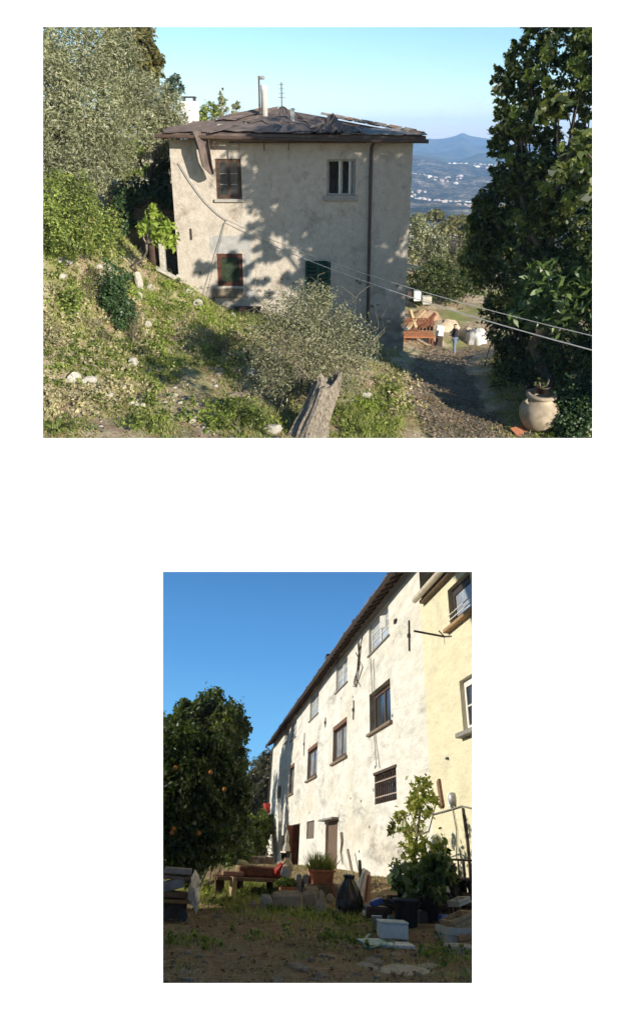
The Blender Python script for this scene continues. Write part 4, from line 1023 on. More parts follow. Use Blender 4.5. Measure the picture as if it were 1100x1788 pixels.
def skin_body(name, J, E, Rr, mat, root, sub=2):
    me = bpy.data.meshes.new(name); b = np.array(root['_b'])
    me.from_pydata([tuple(np.array(j) - b) for j in J], E, []); me.update()
    o = link(name, me, mat, parent=root)
    o.modifiers.new('skin', 'SKIN')
    sv = me.skin_vertices[0].data
    for i, r_ in enumerate(Rr): sv[i].radius = (r_, r_) if np.isscalar(r_) else r_; sv[i].use_root = (i == 0)
    m = o.modifiers.new('sub', 'SUBSURF'); m.levels = sub; m.render_levels = sub
    return o
def person():
    b = gA(792, 619); s = 58 * np.linalg.norm(b) / FPX / 1.75 * .97
    root = thing('person', 'person in dark jacket and blue jeans standing on the terrace path', 'person', b)
    def P(x, y, z): return b + np.array([x, y, z]) * s
    # facing left and away: feet, legs, hips, torso, neck, head, arms
    J = [P(0, 0, .95), P(0, 0, 1.15), P(.01, 0, 1.38), P(-.02, 0, 1.50), P(-.04, -.01, 1.58), P(-.04, -.01, 1.69),
         P(.0, -.19, 1.40), P(-.04, -.25, 1.15), P(-.18, -.20, 1.00), P(-.26, -.18, .98),
         P(.0, .19, 1.40), P(-.02, .25, 1.15), P(-.16, .22, 1.02), P(-.24, .2, 1.0),
         P(.0, -.10, .90), P(-.02, -.11, .50), P(.02, -.11, .09), P(-.15, -.11, .04),
         P(.0, .10, .90), P(.03, .12, .50), P(.06, .12, .09), P(-.11, .12, .04)]
    E = [(0, 1), (1, 2), (2, 3), (3, 4), (4, 5), (2, 6), (6, 7), (7, 8), (8, 9), (2, 10), (10, 11), (11, 12), (12, 13), (0, 14), (14, 15), (15, 16), (16, 17), (0, 18), (18, 19), (19, 20), (20, 21)]
    Rr = [.13, .12, .13, .055, .085, .08, .06, .045, .036, .03, .06, .045, .036, .03, .085, .06, .042, .035, .085, .06, .042, .035]
    skin_body('body', J, E, [r_ * s for r_ in Rr], SKIN, root)
    jk = M('dark_jacket', (.022, .022, .03), (.03, .03, .04), 8, .8, .2); jn = M('blue_jeans', (.20, .26, .34), (.13, .17, .24), 8, .9, .2)
    skin_body('jacket', [P(0, 0, .88), P(0, 0, 1.12), P(.01, 0, 1.40), P(-.01, 0, 1.47), J[6], J[7], (np.array(J[8]) * .8 + np.array(J[7]) * .2), J[10], J[11], (np.array(J[12]) * .8 + np.array(J[11]) * .2)], [(0, 1), (1, 2), (2, 3), (2, 4), (4, 5), (5, 6), (2, 7), (7, 8), (8, 9)], [r_ * s for r_ in (.17, .16, .165, .09, .085, .068, .055, .085, .068, .055)], jk, root)
    skin_body('jeans', [P(0, 0, .93), J[14], J[15], P(.02, -.11, .12), J[18], J[19], P(.06, .12, .12)], [(0, 1), (1, 2), (2, 3), (0, 4), (4, 5), (5, 6)], [r_ * s for r_ in (.15, .105, .08, .07, .105, .08, .07)], jn, root)
    for y, x in ((-.11, 0), (.12, .04)):
        skin_body('shoe', [P(x + .05, y, .05), P(x - .06, y, .05), P(x - .17, y, .035)], [(0, 1), (1, 2)], [.05 * s, .055 * s, .042 * s], WHITE if y < 0 else STONE, root, 1)
    skin_body('hair', [P(-.01, 0, 1.60), P(-.01, 0, 1.72)], [(0, 1)], [.07 * s, .092 * s], M('dark_hair', (.03, .02, .015), (.02, .015, .01), 8, .6), root)
    for y in (-.045, .03): part(root, 'eye', MB().obox(P(-.125, y, 1.66), (.012 * s, .02 * s, .012 * s)), BLACK)
    part(root, 'nose', MB().obox(P(-.128, -.008, 1.625), (.03 * s, .025 * s, .04 * s)), SKIN)
person()

# ------------------------------------------------------------------ A: path and ground cover
def cover_a():
    # gravel path on the right, sheet over the ground
    C = [(840, 790, 60), (800, 735, 70), (775, 690, 62), (768, 655, 50), (775, 628, 46), (785, 605, 42)]
    L = []; Rr = []
    for px, py, w in C:
        L.append(gA(px - w, py)); Rr.append(gA(px + w, py))
    L = np.array(L); Rr = np.array(Rr)
    t = np.linspace(0, len(C) - 1, 150); i0 = np.clip(t.astype(int), 0, len(C) - 2); fr = (t - i0)[:, None]
    l = L[i0] * (1 - fr) + L[i0 + 1] * fr; r_ = Rr[i0] * (1 - fr) + Rr[i0 + 1] * fr
    w = np.linspace(0, 1, 40)
    ew = (.12 * np.sin(t * 3) + .1 * np.sin(t * 7.3))[:, None]
    Xp = l[:, :1] + (r_[:, :1] - l[:, :1]) * w + ew; Yp = l[:, 1:2] + (r_[:, 1:2] - l[:, 1:2]) * w
    Zp = zA(Xp, Yp) + .06 - .10 * (np.abs(w - .5)[None] * 2) ** 6 + .02 * vnoise(Xp, Yp, .3, 31)
    PM = ground_material('path_gravel', (.26, .20, .14), (.10, .08, .06), (.30, .25, .18), (.13, .12, .06), .9, (.5, .7))
    grid_sheet('path', Xp, Yp, Zp, PM)
    n = 9000
    k = rng.integers(150, size=n); q = rng.random(n)
    X = Xp[k, 0] + (Xp[k, -1] - Xp[k, 0]) * q; Y = Yp[k, 0] + (Yp[k, -1] - Yp[k, 0]) * q
    P = np.c_[X, Y, zA(X, Y) + .055]
    c = np.array([(1, 0, 0), (-1, 0, 0), (0, 1, 0), (0, -1, 0), (0, 0, .7)], float)
    s = (.014 + .06 * rng.random(n) ** 4)[:, None, None]
    V = (P[:, None] + (c[None] + .3 * rng.normal(size=(n, 5, 3))) * s).reshape(-1, 3)
    F = (np.arange(n)[:, None, None] * 5 + np.array([(0, 2, 4), (2, 1, 4), (1, 3, 4), (3, 0, 4)])[None]).reshape(-1, 3)
    struct(link('gravel', qmesh('gravel', V, F), M('brown_gravel', (.36, .29, .21), (.18, .14, .10), 5, .9, .3)), 'stuff')
    V, F = leaves_mesh('path_litter', [(q + [0, 0, .05], (.12, .12, .02), 5) for q in P[::9]], .07, asp=.5, twig=5, up=1.5)
    struct(link('path_litter', qmesh('path_litter', V, F), leaf('dead_leaf', [(.16, .09, .04), (.26, .17, .08), (.36, .27, .14)], 0)), 'stuff')
    # grass: denser inside the green patches of the photograph
    N = 90000
    X = rng.uniform(-13, 10, N); Y = 13.5 + 22 * rng.random(N) ** 1.25
    Z = zA(X, Y); P = np.c_[X, Y, Z]; px, py = projA(P)
    g = np.zeros(N)
    for cx, cy, rx, ry, d in [(280, 625, 45, 45, 1), (128, 525, 45, 40, .9), (415, 735, 65, 35, 1.2), (640, 735, 75, 45, 1.1), (400, 625, 70, 40, .6), (300, 530, 70, 50, .7), (430, 560, 60, 22, .8), (200, 640, 70, 60, .5), (280, 740, 80, 30, .55), (330, 560, 60, 30, .6), (150, 420, 80, 30, .9), (110, 580, 50, 60, .6), (1000, 740, 60, 40, .8), (735, 605, 30, 16, .7), (700, 680, 30, 40, .45), (110, 745, 50, 20, .5), (840, 650, 40, 40, .6)]:
        g = np.maximum(g, d * np.exp(-(((px - cx) / rx) ** 2 + ((py - cy) / ry) ** 2) ** 1.5))
    nz = .55 + .6 * vnoise(X, Y, .9, 8) + .3 * vnoise(X, Y, .35, 9)
    onpath = (px > 700) & (px < 860) & (py > 610)
    bare = ((px > 300) & (px < 380) & (py > 640)) * .7 + onpath * .9
    ok = rng.random(N) < np.clip((.06 + g * .75) * nz * 1.4 - bare, 0, 1)
    ok &= (px > 60) & (px < 1050) & (py < 790) & ~((X > -6.4) & (Y > 29.6))
    hh = .07 + .16 * rng.random(N) ** 2 * (.6 + g)
    dist = np.linalg.norm(P, axis=1)
    wd = .0007 * dist
    tufts('grass', GRASS, P[ok], hh[ok], wd[ok], 7, .09)
    ok2 = rng.random(N) < np.clip(.12 * (1.2 - g) * nz - bare * .5, 0, 1)
    ok2 &= (px > 60) & (px < 1050) & (py < 790) & ~((X > -6.4) & (Y > 29.6)) & ~onpath
    tufts('dry_grass', DRYGRASS, P[ok2], hh[ok2] * 1.2, wd[ok2], 6, .10, lean=.8)
    # low broad-leaved weeds
    ok3 = rng.random(N) < np.clip((.02 + .22 * g) * nz - bare, 0, 1)
    ok3 &= (px > 60) & (px < 1050) & (py < 790) & ~((X > -6.4) & (Y > 29.6))
    Q = P[ok3]; m = len(Q)
    V, F = leaves_mesh('weeds', [(q + [0, 0, .06], (.16, .16, .08), 16) for q in Q], .085, asp=.6, twig=5)
    struct(link('weeds', qmesh('weeds', V, F), GREEN), 'stuff')
    # tangled undergrowth: bramble, dead stalks and leafy weeds heaped over the bank
    r = np.random.default_rng(77)
    for nm, mt, sz, areas, cnt in (('bramble', DRYGRASS, .11, [(200, 690, 60, 40), (330, 590, 30, 40), (440, 600, 30, 30), (110, 590, 55, 60), (170, 560, 40, 60), (95, 530, 30, 40), (250, 590, 30, 50), (180, 640, 60, 30), (230, 560, 30, 40), (440, 640, 40, 25), (120, 700, 60, 35), (860, 620, 30, 40), (700, 690, 25, 40)], 26),
                                   ('undergrowth', GREEN, .11, [(150, 440, 70, 25), (120, 480, 60, 40), (180, 610, 50, 40), (280, 610, 40, 50), (300, 520, 40, 40), (230, 610, 40, 40), (420, 730, 60, 30), (640, 730, 70, 35), (270, 730, 60, 35), (400, 600, 60, 35), (110, 640, 40, 40), (690, 700, 30, 40)], 24),
                                   ('sunny_weeds', BRIGHT, .10, [(140, 430, 70, 20), (280, 600, 40, 50), (310, 530, 50, 40), (100, 440, 30, 20), (650, 730, 60, 30), (400, 735, 50, 25), (360, 560, 50, 25), (250, 520, 30, 30)], 14)):
        C = []
        for ax, ay, rx, ry in areas:
            for _ in range(cnt):
                q = gA(min(max(ax + rx * .6 * r.normal(), 62), 1048), min(ay + ry * .6 * r.normal(), 785))
                if q[1] > 29.3 and q[0] > -6.6: continue
                rad = .10 + .22 * r.random()
                C.append((q + [0, 0, rad * .45], (rad * 1.2, rad * 1.2, rad * .8), int(55 * (rad / .2) ** 1.5)))
        V, F = leaves_mesh(nm, C, sz, asp=.5, twig=8, shell=.4)
        struct(link(nm, qmesh(nm, V, F), mt), 'stuff')
    # dead leaves
    ok4 = rng.random(N) < .22 * nz
    ok4 &= (py < 790) & (px > 60) & (px < 900)
    Q = P[ok4]
    V, F = leaves_mesh('leaf_litter', [(q + [0, 0, .03], (.12, .12, .02), 4) for q in Q], .07, asp=.5, twig=4, up=1.5)
    struct(link('leaf_litter', qmesh('leaf_litter', V, F), leaf('dead_leaf', [(.16, .09, .04), (.26, .17, .08), (.36, .27, .14)], 0)), 'stuff')
cover_a()

# ================================================================== PLACE B: yard below the long house
def zpt(px, py, z):
    v = rayB(px, py); return tuple(v * (z / v[2]))
TB = TPS([zpt(*t) for t in [(555, 1718, -1.1), (285, 1718, -1.1), (824, 1718, -1.08), (400, 1660, -1.07), (700, 1670, -1.05), (822, 1650, -.97), (285, 1600, -1.0), (450, 1612, -.95), (600, 1605, -.9), (720, 1600, -.86), (300, 1545, -.85), (420, 1580, -.85), (540, 1592, -.85)]] +
    [(5.7, 14, -.6), (5.7, 18, -.5), (5.7, 25, -.4), (5.7, 35, -.35), (5.7, 45, -.45), (5.7, 58, -.45), (0, 40, -.55), (-5, 40, -.4), (0, 58, -.2), (-7, 20, -1.0), (2, 3, -1.25), (7, 6, -1.1), (-5, 4, -1.2), (2, 27, -.6), (0, 30, -.6), (-8, 60, .2), (7, 60, -.3), (12, 10, -1), (3, -8, -1.3)])
def zB(x, y): return TB(x, y) + .035 * vnoise(x, y, .8, 11) + .02 * vnoise(x, y, .27, 12)
def gB(px, py): return hit(rayB(px, py), zB, 6, 70)
def sB(p): return depthB(p) / FPX
def groundB(x, y): return np.array([x, y, float(zB(x, y))])

GND_B = ground_material('yard_soil', (.40, .26, .15), (.17, .105, .06), (.36, .27, .15), (.18, .17, .06), .45, (.54, .72))
X, Y = np.meshgrid(np.linspace(-12, 9, 150), np.r_[np.linspace(7.0, 30, 180), np.linspace(30.5, 66, 50)])
o = grid_sheet('yard', X, Y, zB(X, Y), GND_B, place='B')

# sky beyond the long house
def sky_b():
    m = bpy.data.materials.new('evening_sky'); m.use_nodes = True; nt = m.node_tree; nt.nodes.clear()
    out = nt.nodes.new('ShaderNodeOutputMaterial'); em = nt.nodes.new('ShaderNodeEmission')
    tc = nt.nodes.new('ShaderNodeTexCoord'); sx = nt.nodes.new('ShaderNodeSeparateXYZ'); dv = nt.nodes.new('ShaderNodeMath'); dv.operation = 'DIVIDE'; dv.inputs[1].default_value = 400
    nt.links.new(tc.outputs['Object'], sx.inputs[0]); nt.links.new(sx.outputs[2], dv.inputs[0])
    c = ramp(nt, dv.outputs[0], [(0, (.26, .48, .68)), (.10, (.13, .36, .62)), (.22, (.07, .235, .50)), (.36, (.036, .135, .33)), (.45, (.026, .10, .26))])
    nt.links.new(c, em.inputs[0]); em.inputs[1].default_value = .95; nt.links.new(em.outputs[0], out.inputs[0])
    az = np.linspace(-1.0, .9, 50); el = np.linspace(-.06, .435, 24)
    A, E_ = np.meshgrid(az, el); R = 400
    o = grid_sheet('sky', R * np.sin(A) * np.cos(E_), R * np.cos(A) * np.cos(E_), R * np.sin(E_), m, place='B')
sky_b()

fB = lambda u, v, w: (LW + w, u, v)
def rectB(q):
    w = [wallB(*p) for p in q]
    return ((w[1][1] + w[3][1]) / 2, (w[0][1] + w[2][1]) / 2, (w[2][2] + w[3][2]) / 2, (w[0][2] + w[1][2]) / 2)
PLB, nt, p, _ = mat_new('pale_rough_plaster')
plaster(nt, p, (.56, .53, .46), (.80, .77, .69), (.40, .37, .31), (.27, .245, .21), (.60, .52, .38), (.5, .46, .38), lowz=None, sv=(1, .3, 1))
PLY, nt, p, _ = mat_new('yellow_plaster')
plaster(nt, p, (.64, .58, .39), (.74, .69, .50), (.52, .47, .33), (.50, .46, .36), (.70, .63, .40), (.5, .46, .38), sv=(1, .35, 1))
WIN_GREY = M('grey_window_paint', (.74, .74, .71), (.58, .57, .54), 8, .7, .1)
GLASS_SKY = M('sky_reflection_glass', (.42, .45, .48), (.22, .23, .25), 2.5, .1, 0, .6)  # reflected sky painted into the pane colour

def house_b():
    y0, y1 = 18.05, 57.6
    ztop = lambda y: np.interp(y, [14, 20, 25, 35, 57], [7.38, 7.4, 7.42, 7.28, 7.0])
    root = thing('long_house', 'long pale plastered house with rows of windows under dark eaves', 'house', (LW, y0, -.6), place='B')
    Q = dict(W1=[(644.7, 1088), (676.6, 1055), (643.5, 1147), (680, 1108)], W2=[(588, 1159), (606.6, 1138.5), (585.8, 1212), (606.6, 1190)], W3=[(542, 1210), (557, 1197), (541, 1260), (556, 1245)], W4=[(509.5, 1260), (518.5, 1250), (507, 1297), (517, 1285)], W5=[(498, 1273), (503, 1268), (497, 1300), (503, 1293)],
             M1=[(644.7, 1214.6), (679.8, 1184), (646, 1282), (684, 1260)], M2=[(581.8, 1273.6), (605.5, 1251), (580.4, 1336), (605.5, 1319)], M3=[(538, 1310), (555, 1296), (535.5, 1365.5), (552.7, 1355)], M4=[(506.4, 1339), (515.5, 1332), (503, 1392), (511, 1384)], M5=[(485.5, 1375), (491, 1370), (484, 1397), (490, 1394)],
             B1=[(652.5, 1357), (691.6, 1336), (656, 1407), (692.5, 1395.5)], G2=[(535.5, 1435), (549, 1433.6), (535.5, 1466), (548, 1464.5)], D1=[(568, 1437), (589, 1430), (568, 1505), (589, 1512)], D2=[(510, 1441), (522.5, 1439), (509, 1512), (522, 1513)], F1=[(491, 1461), (502, 1457), (490, 1487), (501, 1487)])
    H = {k: rectB(q) for k, q in Q.items()}
    H['D1'] = (H['D1'][0], H['D1'][1], -.9, H['D1'][3]); H['D2'] = (H['D2'][0], H['D2'][1], -.9, H['D2'][3])
    us = list(np.linspace(y0, y1, 22)); vs = list(np.linspace(-1.6, 7.0, 10))
    mb = wall_holes(us, vs, list(H.values()), fB, .32)
    # strip under the sloping eave, ends, back, inner partition
    e = list(np.linspace(y0, y1, 22))
    mb.add([fB(u, 7.0, 0) for u in e] + [fB(u, float(ztop(u)), 0) for u in e], [(i, i + 1, 23 + i, 22 + i) for i in range(21)])
    X1 = LW + 8
    for y in (y0, y1): mb.add([(LW, y, -1.6), (X1, y, -1.6), (X1, y, 7.2), (LW + 4, y, 9.1), (LW, y, float(ztop(y)))], [(0, 1, 2, 3, 4)])
    mb.add([(X1, y0, -1.6), (X1, y1, -1.6), (X1, y1, 7.2), (X1, y0, 7.2)], [(0, 1, 2, 3)])
    mb.add([(LW + 3, y0, -1.6), (LW + 3, y1, -1.6), (LW + 3, y1, 7.2), (LW + 3, y0, 7.2)], [(0, 1, 2, 3)])
    for z in (2.45, 5.1): mb.add([(LW + .33, y0, z), (LW + 3, y0, z), (LW + 3, y1, z), (LW + .33, y1, z)], [(0, 1, 2, 3)])
    wall = part(root, 'wall', mb, PLB)
    # roof with tiles at the eave, rafters and gutter
    ov = .48; ey0, ey1 = 17.0, 58.1
    gz = lambda y: ztop(y) - .22
    ys = np.linspace(ey0, ey1, 30)
    mb = MB(); v = []
    for y in ys: v += [(LW - ov, y, gz(y)), (LW + 4, y, 9.3), (X1 + .6, y, 7.0), (LW - ov, y, gz(y) - .07), (LW + 4, y, 9.2), (X1 + .6, y, 6.9)]
    f = []
    for i in range(29):
        a, b = i * 6, i * 6 + 6
        f += [(a, b, b + 1, a + 1), (a + 1, b + 1, b + 2, a + 2), (a + 3, a + 4, b + 4, b + 3), (a + 4, a + 5, b + 5, b + 4), (a, a + 3, b + 3, b)]
    f += [(0, 1, 4, 3), (1, 2, 5, 4), (174, 177, 178, 175), (175, 178, 179, 176)]
    roof = part(root, 'roof', mb.add(v, f), M('eave_boards', (.14, .10, .07), (.07, .05, .035), 6, .85, .4))
    for i, y in enumerate(np.arange(ey0 + .3, ey1, .62)):
        part(root, 'rafter', MB().obox((LW - ov / 2 + .02, y, gz(y) + .045), (ov - .06, .13, .10), np.array(Matrix.Rotation(-math.atan2(.3, ov), 3, 'Y'))), WOOD_DARK, parent=roof)
    for i, y in enumerate(np.arange(ey0 + .1, ey1, .33)):
        part(root, 'roof_tile', MB().obox((LW - ov + .12 + .02 * rng.normal(), y, gz(y) + .09 + .015 * rng.normal()), (.40, .29, .035), np.array(Matrix.Rotation(-.42, 3, 'Y')), .1), SLATE, parent=roof)
    g = [(LW - ov - .05, y, gz(y) - .08 + .02 * math.sin(y)) for y in np.linspace(ey0, ey1 + .1, 14)]
    part(root, 'gutter', MB().tube(g, .055, 7), METAL_DARK)
    part(root, 'downpipe', MB().tube([g[-1], (LW - .3, ey1 - .3, 6.5), (LW - .08, 57.5, 6.2), (LW - .08, 57.5, -.4)], .05, 7), METAL_DARK)
    part(root, 'chimney', MB().bx((LW - .1, 33.3, 7.4), (LW + .3, 33.8, 7.98)), METAL_DARK)
    # crumbling lime between wall and eave
    for i in range(26):
        y = rng.uniform(19, 50); rock('mortar_lump', None, (LW - .02, y, float(ztop(y)) - .05 - .06 * rng.random()), (.03, .10 + .16 * rng.random(), .05), M('lime', (.8, .78, .72), (.65, .62, .55), 8), parent=root, kind=i)
    SS = M('slate_sill', (.30, .28, .25), (.18, .17, .15), 6, .8, .2)
    for k in ('W1', 'W2', 'W3', 'W4', 'W5'):
        window(root, fB, H[k], .10, WIN_GREY, 3, 2, .08, .08, gmat=M('bright_reflection_glass', (.58, .61, .63), (.35, .37, .39), 2.5, .1, 0, .6), sill=(.12, .045, .06), sillmat=SS)  # top panes: brighter sky reflection is put into the glass colour
    h = H['W1']; part(root, 'casement', MB().obox((LW - .16, h[0] + .12, (h[2] + h[3]) / 2 - .1), (.22, .05, (h[3] - h[2]) * .36), np.array(Matrix.Rotation(-.8, 3, 'Z'))), WHITE, label='white casement standing open')
    for k in ('M1', 'M2', 'M3', 'M4'):
        h = H[k]
        w = window(root, fB, h, .12 if k != 'M1' else .2, M('brown_frame', (.13, .07, .045), (.07, .045, .03), 8, .7, .2), 1, 2, .13 if k != 'M1' else .06, .07, gmat=GLASS if k == 'M1' else GLASS_SKY, sill=(.18, .07, .10), sillmat=M('brown_sill', (.26, .20, .14), (.16, .12, .09), 6))
        if k != 'M1': part(root, 'lintel', MB().bx(fB(h[0] - .02, h[3] - .14, -.01), fB(h[1] + .02, h[3] + .02, .1)), M('brown_lintel', (.20, .10, .06), (.12, .065, .04), 8), parent=w)
        else:
            c = (h[0] + h[1]) / 2
            part(root, 'curtain', MB().obox((LW + .26, c - .55, (h[2] + h[3]) / 2), (.03, .9, h[3] - h[2] - .2)), M('dusty_curtain', (.22, .19, .16), (.15, .13, .11), 3), parent=w)
    window(root, fB, H['M5'], .15, WOOD_DARK, 1, 1, .08, .05)
    window(root, fB, H['F1'], .2, WOOD_DARK, 1, 1, .1, .06)
    # barred window
    h = H['B1']; mb = MB()
    w = window(root, fB, h, .22, WOOD_DARK, 1, 1, .08, .05, label='window closed by rusty iron bars')
    for y in np.linspace(h[0] + .12, h[1] - .12, 11): part(root, 'bar', MB().tube([fB(y, h[2] + .02, .05), fB(y + .02 * rng.normal(), h[3] - .02, .05)], .022, 6), RUST, parent=w)
    for z in (h[2] + .16, h[2] + .56): part(root, 'cross_bar', MB().bx(fB(h[0] - .05, z, .01), fB(h[1] + .05, z + .035, .03)), M('pale_iron', (.40, .33, .27), (.28, .2, .16), 8), parent=w)
    part(root, 'lintel_board', MB().bx(fB(h[0] - .08, h[3] - .02, -.03), fB(h[1] + .08, h[3] + .05, .08)), WOOD_DARK, parent=w)
    # small shutter window, doors
    h = H['G2']
    w = part(root, 'window', MB().bx(fB(h[0] + .01, h[2] + .01, .1), fB(h[1] - .01, h[3] - .01, .14)), M('grey_brown_boards', (.22, .17, .13), (.13, .10, .08), 8, .8, .4, st=(1, 8, 1)), label='small window closed by grey brown boards')
    for k in range(4): y = h[0] + (h[1] - h[0]) * (k + .5) / 4; part(root, 'board', MB().bx(fB(y - .26, h[2] + .03, .06), fB(y + .26, h[3] - .03, .096)), M('grey_brown_boards', None), parent=w)
    h = H['D1']; d = part(root, 'door', MB().bx(fB(h[0] + .01, h[2], .16), fB(h[1] - .01, h[3] - .01, .2)), M('door_wood', (.20, .135, .09), (.13, .085, .06), 6, .8, .3, st=(1, 6, 1)), label='brown plank door under a slab lintel')
    for k in range(6): y = h[0] + (h[1] - h[0]) * (k + .5) / 6; part(root, 'plank', MB().bx(fB(y - .2, h[2] + .03, .12), fB(y + .2, h[3] - .04, .156)), M('door_wood', None), parent=d)
    part(root, 'lintel', MB().bx(fB(h[0] - .25, h[3] + .0, -.28), fB(h[1] + .35, h[3] + .06, .05)), SS, parent=d)
    h = H['D2']; d = part(root, 'door', MB().bx(fB(h[1] - .08, h[2], -.0), fB(h[1] - .01, h[3] - .02, .3)), WOOD_RED, label='red brown door frame of the farther doorway')
    part(root, 'door_leaf', MB().obox((LW - .16, h[1] - .14, (h[2] + h[3]) / 2), (.34, .09, h[3] - h[2] - .05)), M('orange_door', (.36, .15, .075), (.22, .09, .05), 6, .7, .2, st=(6, 6, 1)), parent=d)
    # iron ties, holes, cables on the wall
    for px, py, L, t in ((714, 1110, .42, .12), (617, 1240, .33, .12), (531, 1300, .55, -.05), (568, 1262, .2, 0), (690, 1085, .16, 1.4)):
        c = wallB(px, py, LW - .03)
        mb = MB().obox(c, (.03, .06, L * 2), np.array(Matrix.Rotation(t, 3, 'X'))).obox(c - [.02, 0, 0], (.04, .14, .1))
        part(root, 'wall_tie', mb, METAL_DARK)
    for px, py in ((616, 1217), (596, 1220), (686, 1370), (630, 1400), (655, 1340), (645, 1445), (627, 1488), (560, 1433), (592, 1425), (540, 1420), (612, 1395), (685, 1250), (652, 1380)):
        c = wallB(px, py, LW - .005); rock('wall_hole', None, c, (.012, .07, .05), BLACK, parent=root, kind=px)
    for pts in ([(647, 1150), (650, 1215)], [(652, 1150), (656, 1290), (663, 1342)], [(653, 1284), (657, 1340)]):
        part(root, 'wall_wire', MB().tube([wallB(*q, LW - .03) for q in pts], .012, 5), M('wire_grey', (.25, .24, .22), (.2, .19, .18), 3))
    # cracks: dry creeper stems beside the second top window
    for k in range(6):
        q = [(627 + 4 * rng.normal(), 1110 + 6 * k), (624 + 4 * rng.normal(), 1145 + 4 * k), (620 + 5 * rng.normal(), 1180 + 4 * k), (622 + 5 * rng.normal(), 1200)]
        part(root, 'dry_creeper', MB().tube([wallB(*t, LW - .02) for t in q], [.02, .018, .014, .008], 5), WOOD_DARK)
    q = [(596, 1455), (597, 1470), (595, 1490), (598, 1510)]
    part(root, 'dry_creeper', MB().tube([wallB(*t, LW - .05) for t in q], [.06, .05, .03, .02], 6), WOOD_GREY)
    q = [(607, 1485), (612, 1510), (618, 1540)]
    part(root, 'pole', MB().tube([wallB(*t, LW - .25) for t in q], .05, 6), WOOD_GREY)

    # ---------------- yellow house next door
    root = thing('yellow_house', 'yellow plastered house adjoining the near end of the long pale house', 'house', (LW, 18.0, -.6), place='B')
    def ry(q, near):
        w = [wallB(*p) for p in q]
        return (near, (w[0][1] + w[1][1]) / 2, w[1][2], w[0][2])
    H1 = ry([(782, 1027), (789.5, 1098)], 14.1); H2 = ry([(803, 1191), (813, 1282)], 13.6)
    H1 = (H1[0], H1[1], H1[2], 5.5)
    f2 = lambda u, v, w: (LW - .03 + w, u, v)
    mb = wall_holes(list(np.linspace(12.7, 18.0, 9)), list(np.linspace(-1.6, 6.25, 9)), [H1, H2], f2, .3)
    mb.add([f2(18.0, -1.6, 0), f2(18.0, 6.25, 0), f2(18.0, 6.25, .03), f2(18.0, -1.6, .03)], [(0, 1, 2, 3)])
    mb.add([f2(12.7, -1.6, 0), f2(12.7, 6.25, 0), f2(12.7, 6.25, 8), f2(12.7, -1.6, 8)], [(0, 1, 2, 3)])
    mb.add([f2(12.7, -1.6, 2), f2(12.7, 6.25, 2), f2(18, 6.25, 2), f2(18, -1.6, 2)], [(0, 1, 2, 3)])
    part(root, 'wall', mb, PLY)
    a = wallB(734, 1036, LW - .2); c = wallB(792, 1000, LW - .2)
    zE = (a[2] + wallB(765, 1016, LW - .2)[2]) / 2
    part(root, 'roof', MB().add([(LW - .24, 17.6, zE + .05), (LW - .24, 12.7, zE + .05), (LW + 4, 12.7, zE + 1.7), (LW + 4, 17.6, zE + 1.7), (LW - .24, 17.6, zE - .02), (LW - .24, 12.7, zE - .02), (LW + 4, 12.7, zE + 1.63), (LW + 4, 17.6, zE + 1.63)], [(0, 1, 2, 3), (7, 6, 5, 4), (0, 4, 5, 1), (1, 5, 6, 2), (2, 6, 7, 3), (3, 7, 4, 0)]), M('eave_boards', None))
    part(root, 'gutter', MB().tube([(LW - .27, 17.75, zE), (LW - .27, 12.7, zE + .02)], .085, 9), M('pale_gutter', (.62, .55, .42), (.45, .38, .28), 5, .6, .2))
    part(root, 'cornice', MB().bx((LW - .18, 12.7, zE - .13), (LW - .03, 17.6, zE - .05)), M('cornice_wood', (.26, .19, .12), (.16, .11, .07), 6))
    w = window(root, f2, H1, .12, M('dark_frame', (.06, .045, .04), (.04, .03, .025), 8, .6), 1, 1, .10, .08, gmat=GLASS_SKY, sill=(.18, .07, .14), sillmat=M('ochre_sill', (.40, .26, .13), (.28, .17, .09), 6))
    for z in (.18, .3): part(root, 'rail', MB().tube([f2(H1[0], H1[2] + z, -.03), f2(H1[1], H1[2] + z, -.03)], .014, 5), WHITE, parent=w)
    w = window(root, f2, H2, .1, WHITE, 2, 1, .09, .06, sill=(.12, .08, .16), sillmat=SS)
    c = wallB(776, 1112, LW - .03)
    part(root, 'line_bracket', MB().tube([c, c + [-.75, .1, .1]], .025, 6).tube([c + [0, .0, 0], c + [-.3, -.5, -.02]], .018, 6), METAL_DARK)
    # things screwed to the yellow wall
    c = wallB(787, 1398, LW - .12)
    lamp = part(root, 'wall_lamp', MB().lathe(c + [.05, 0, -.1], [(0, 0), (.08, .02), (.1, .1), (.1, .18), (.06, .24), (0, .25)], 14), GREYMETAL, smooth=True)
    c = wallB(787, 1398, LW - .06); part(root, 'lamp_base', MB().obox(c, (.1, .16, .26)), WHITE, parent=lamp)
    a = wallB(765, 1407, LW - .06); b = wallB(773, 1365, LW - .06)
    part(root, 'wall_plank', MB().obox((a + b) / 2, (.06, .16, .56), np.array(Matrix.Rotation(-.32, 3, 'X'))), M('plank_brown', (.27, .16, .10), (.17, .10, .07), 8))
    for pts in ([(790, 1412), (797, 1450), (797, 1500)], [(808, 1412), (816, 1470), (822, 1540)], [(750, 1424), (780, 1416), (806, 1408), (824, 1412)]):
        part(root, 'wall_cable', MB().tube([wallB(*q, LW - .06) for q in pts], .014 if pts[0][0] != 808 else .03, 6), METAL_DARK if pts[0][0] == 808 else M('wire_grey', None))
    c = wallB(781, 1325, LW - .05); part(root, 'hook', MB().obox(c, (.06, .12, .04)), METAL_DARK)
house_b()

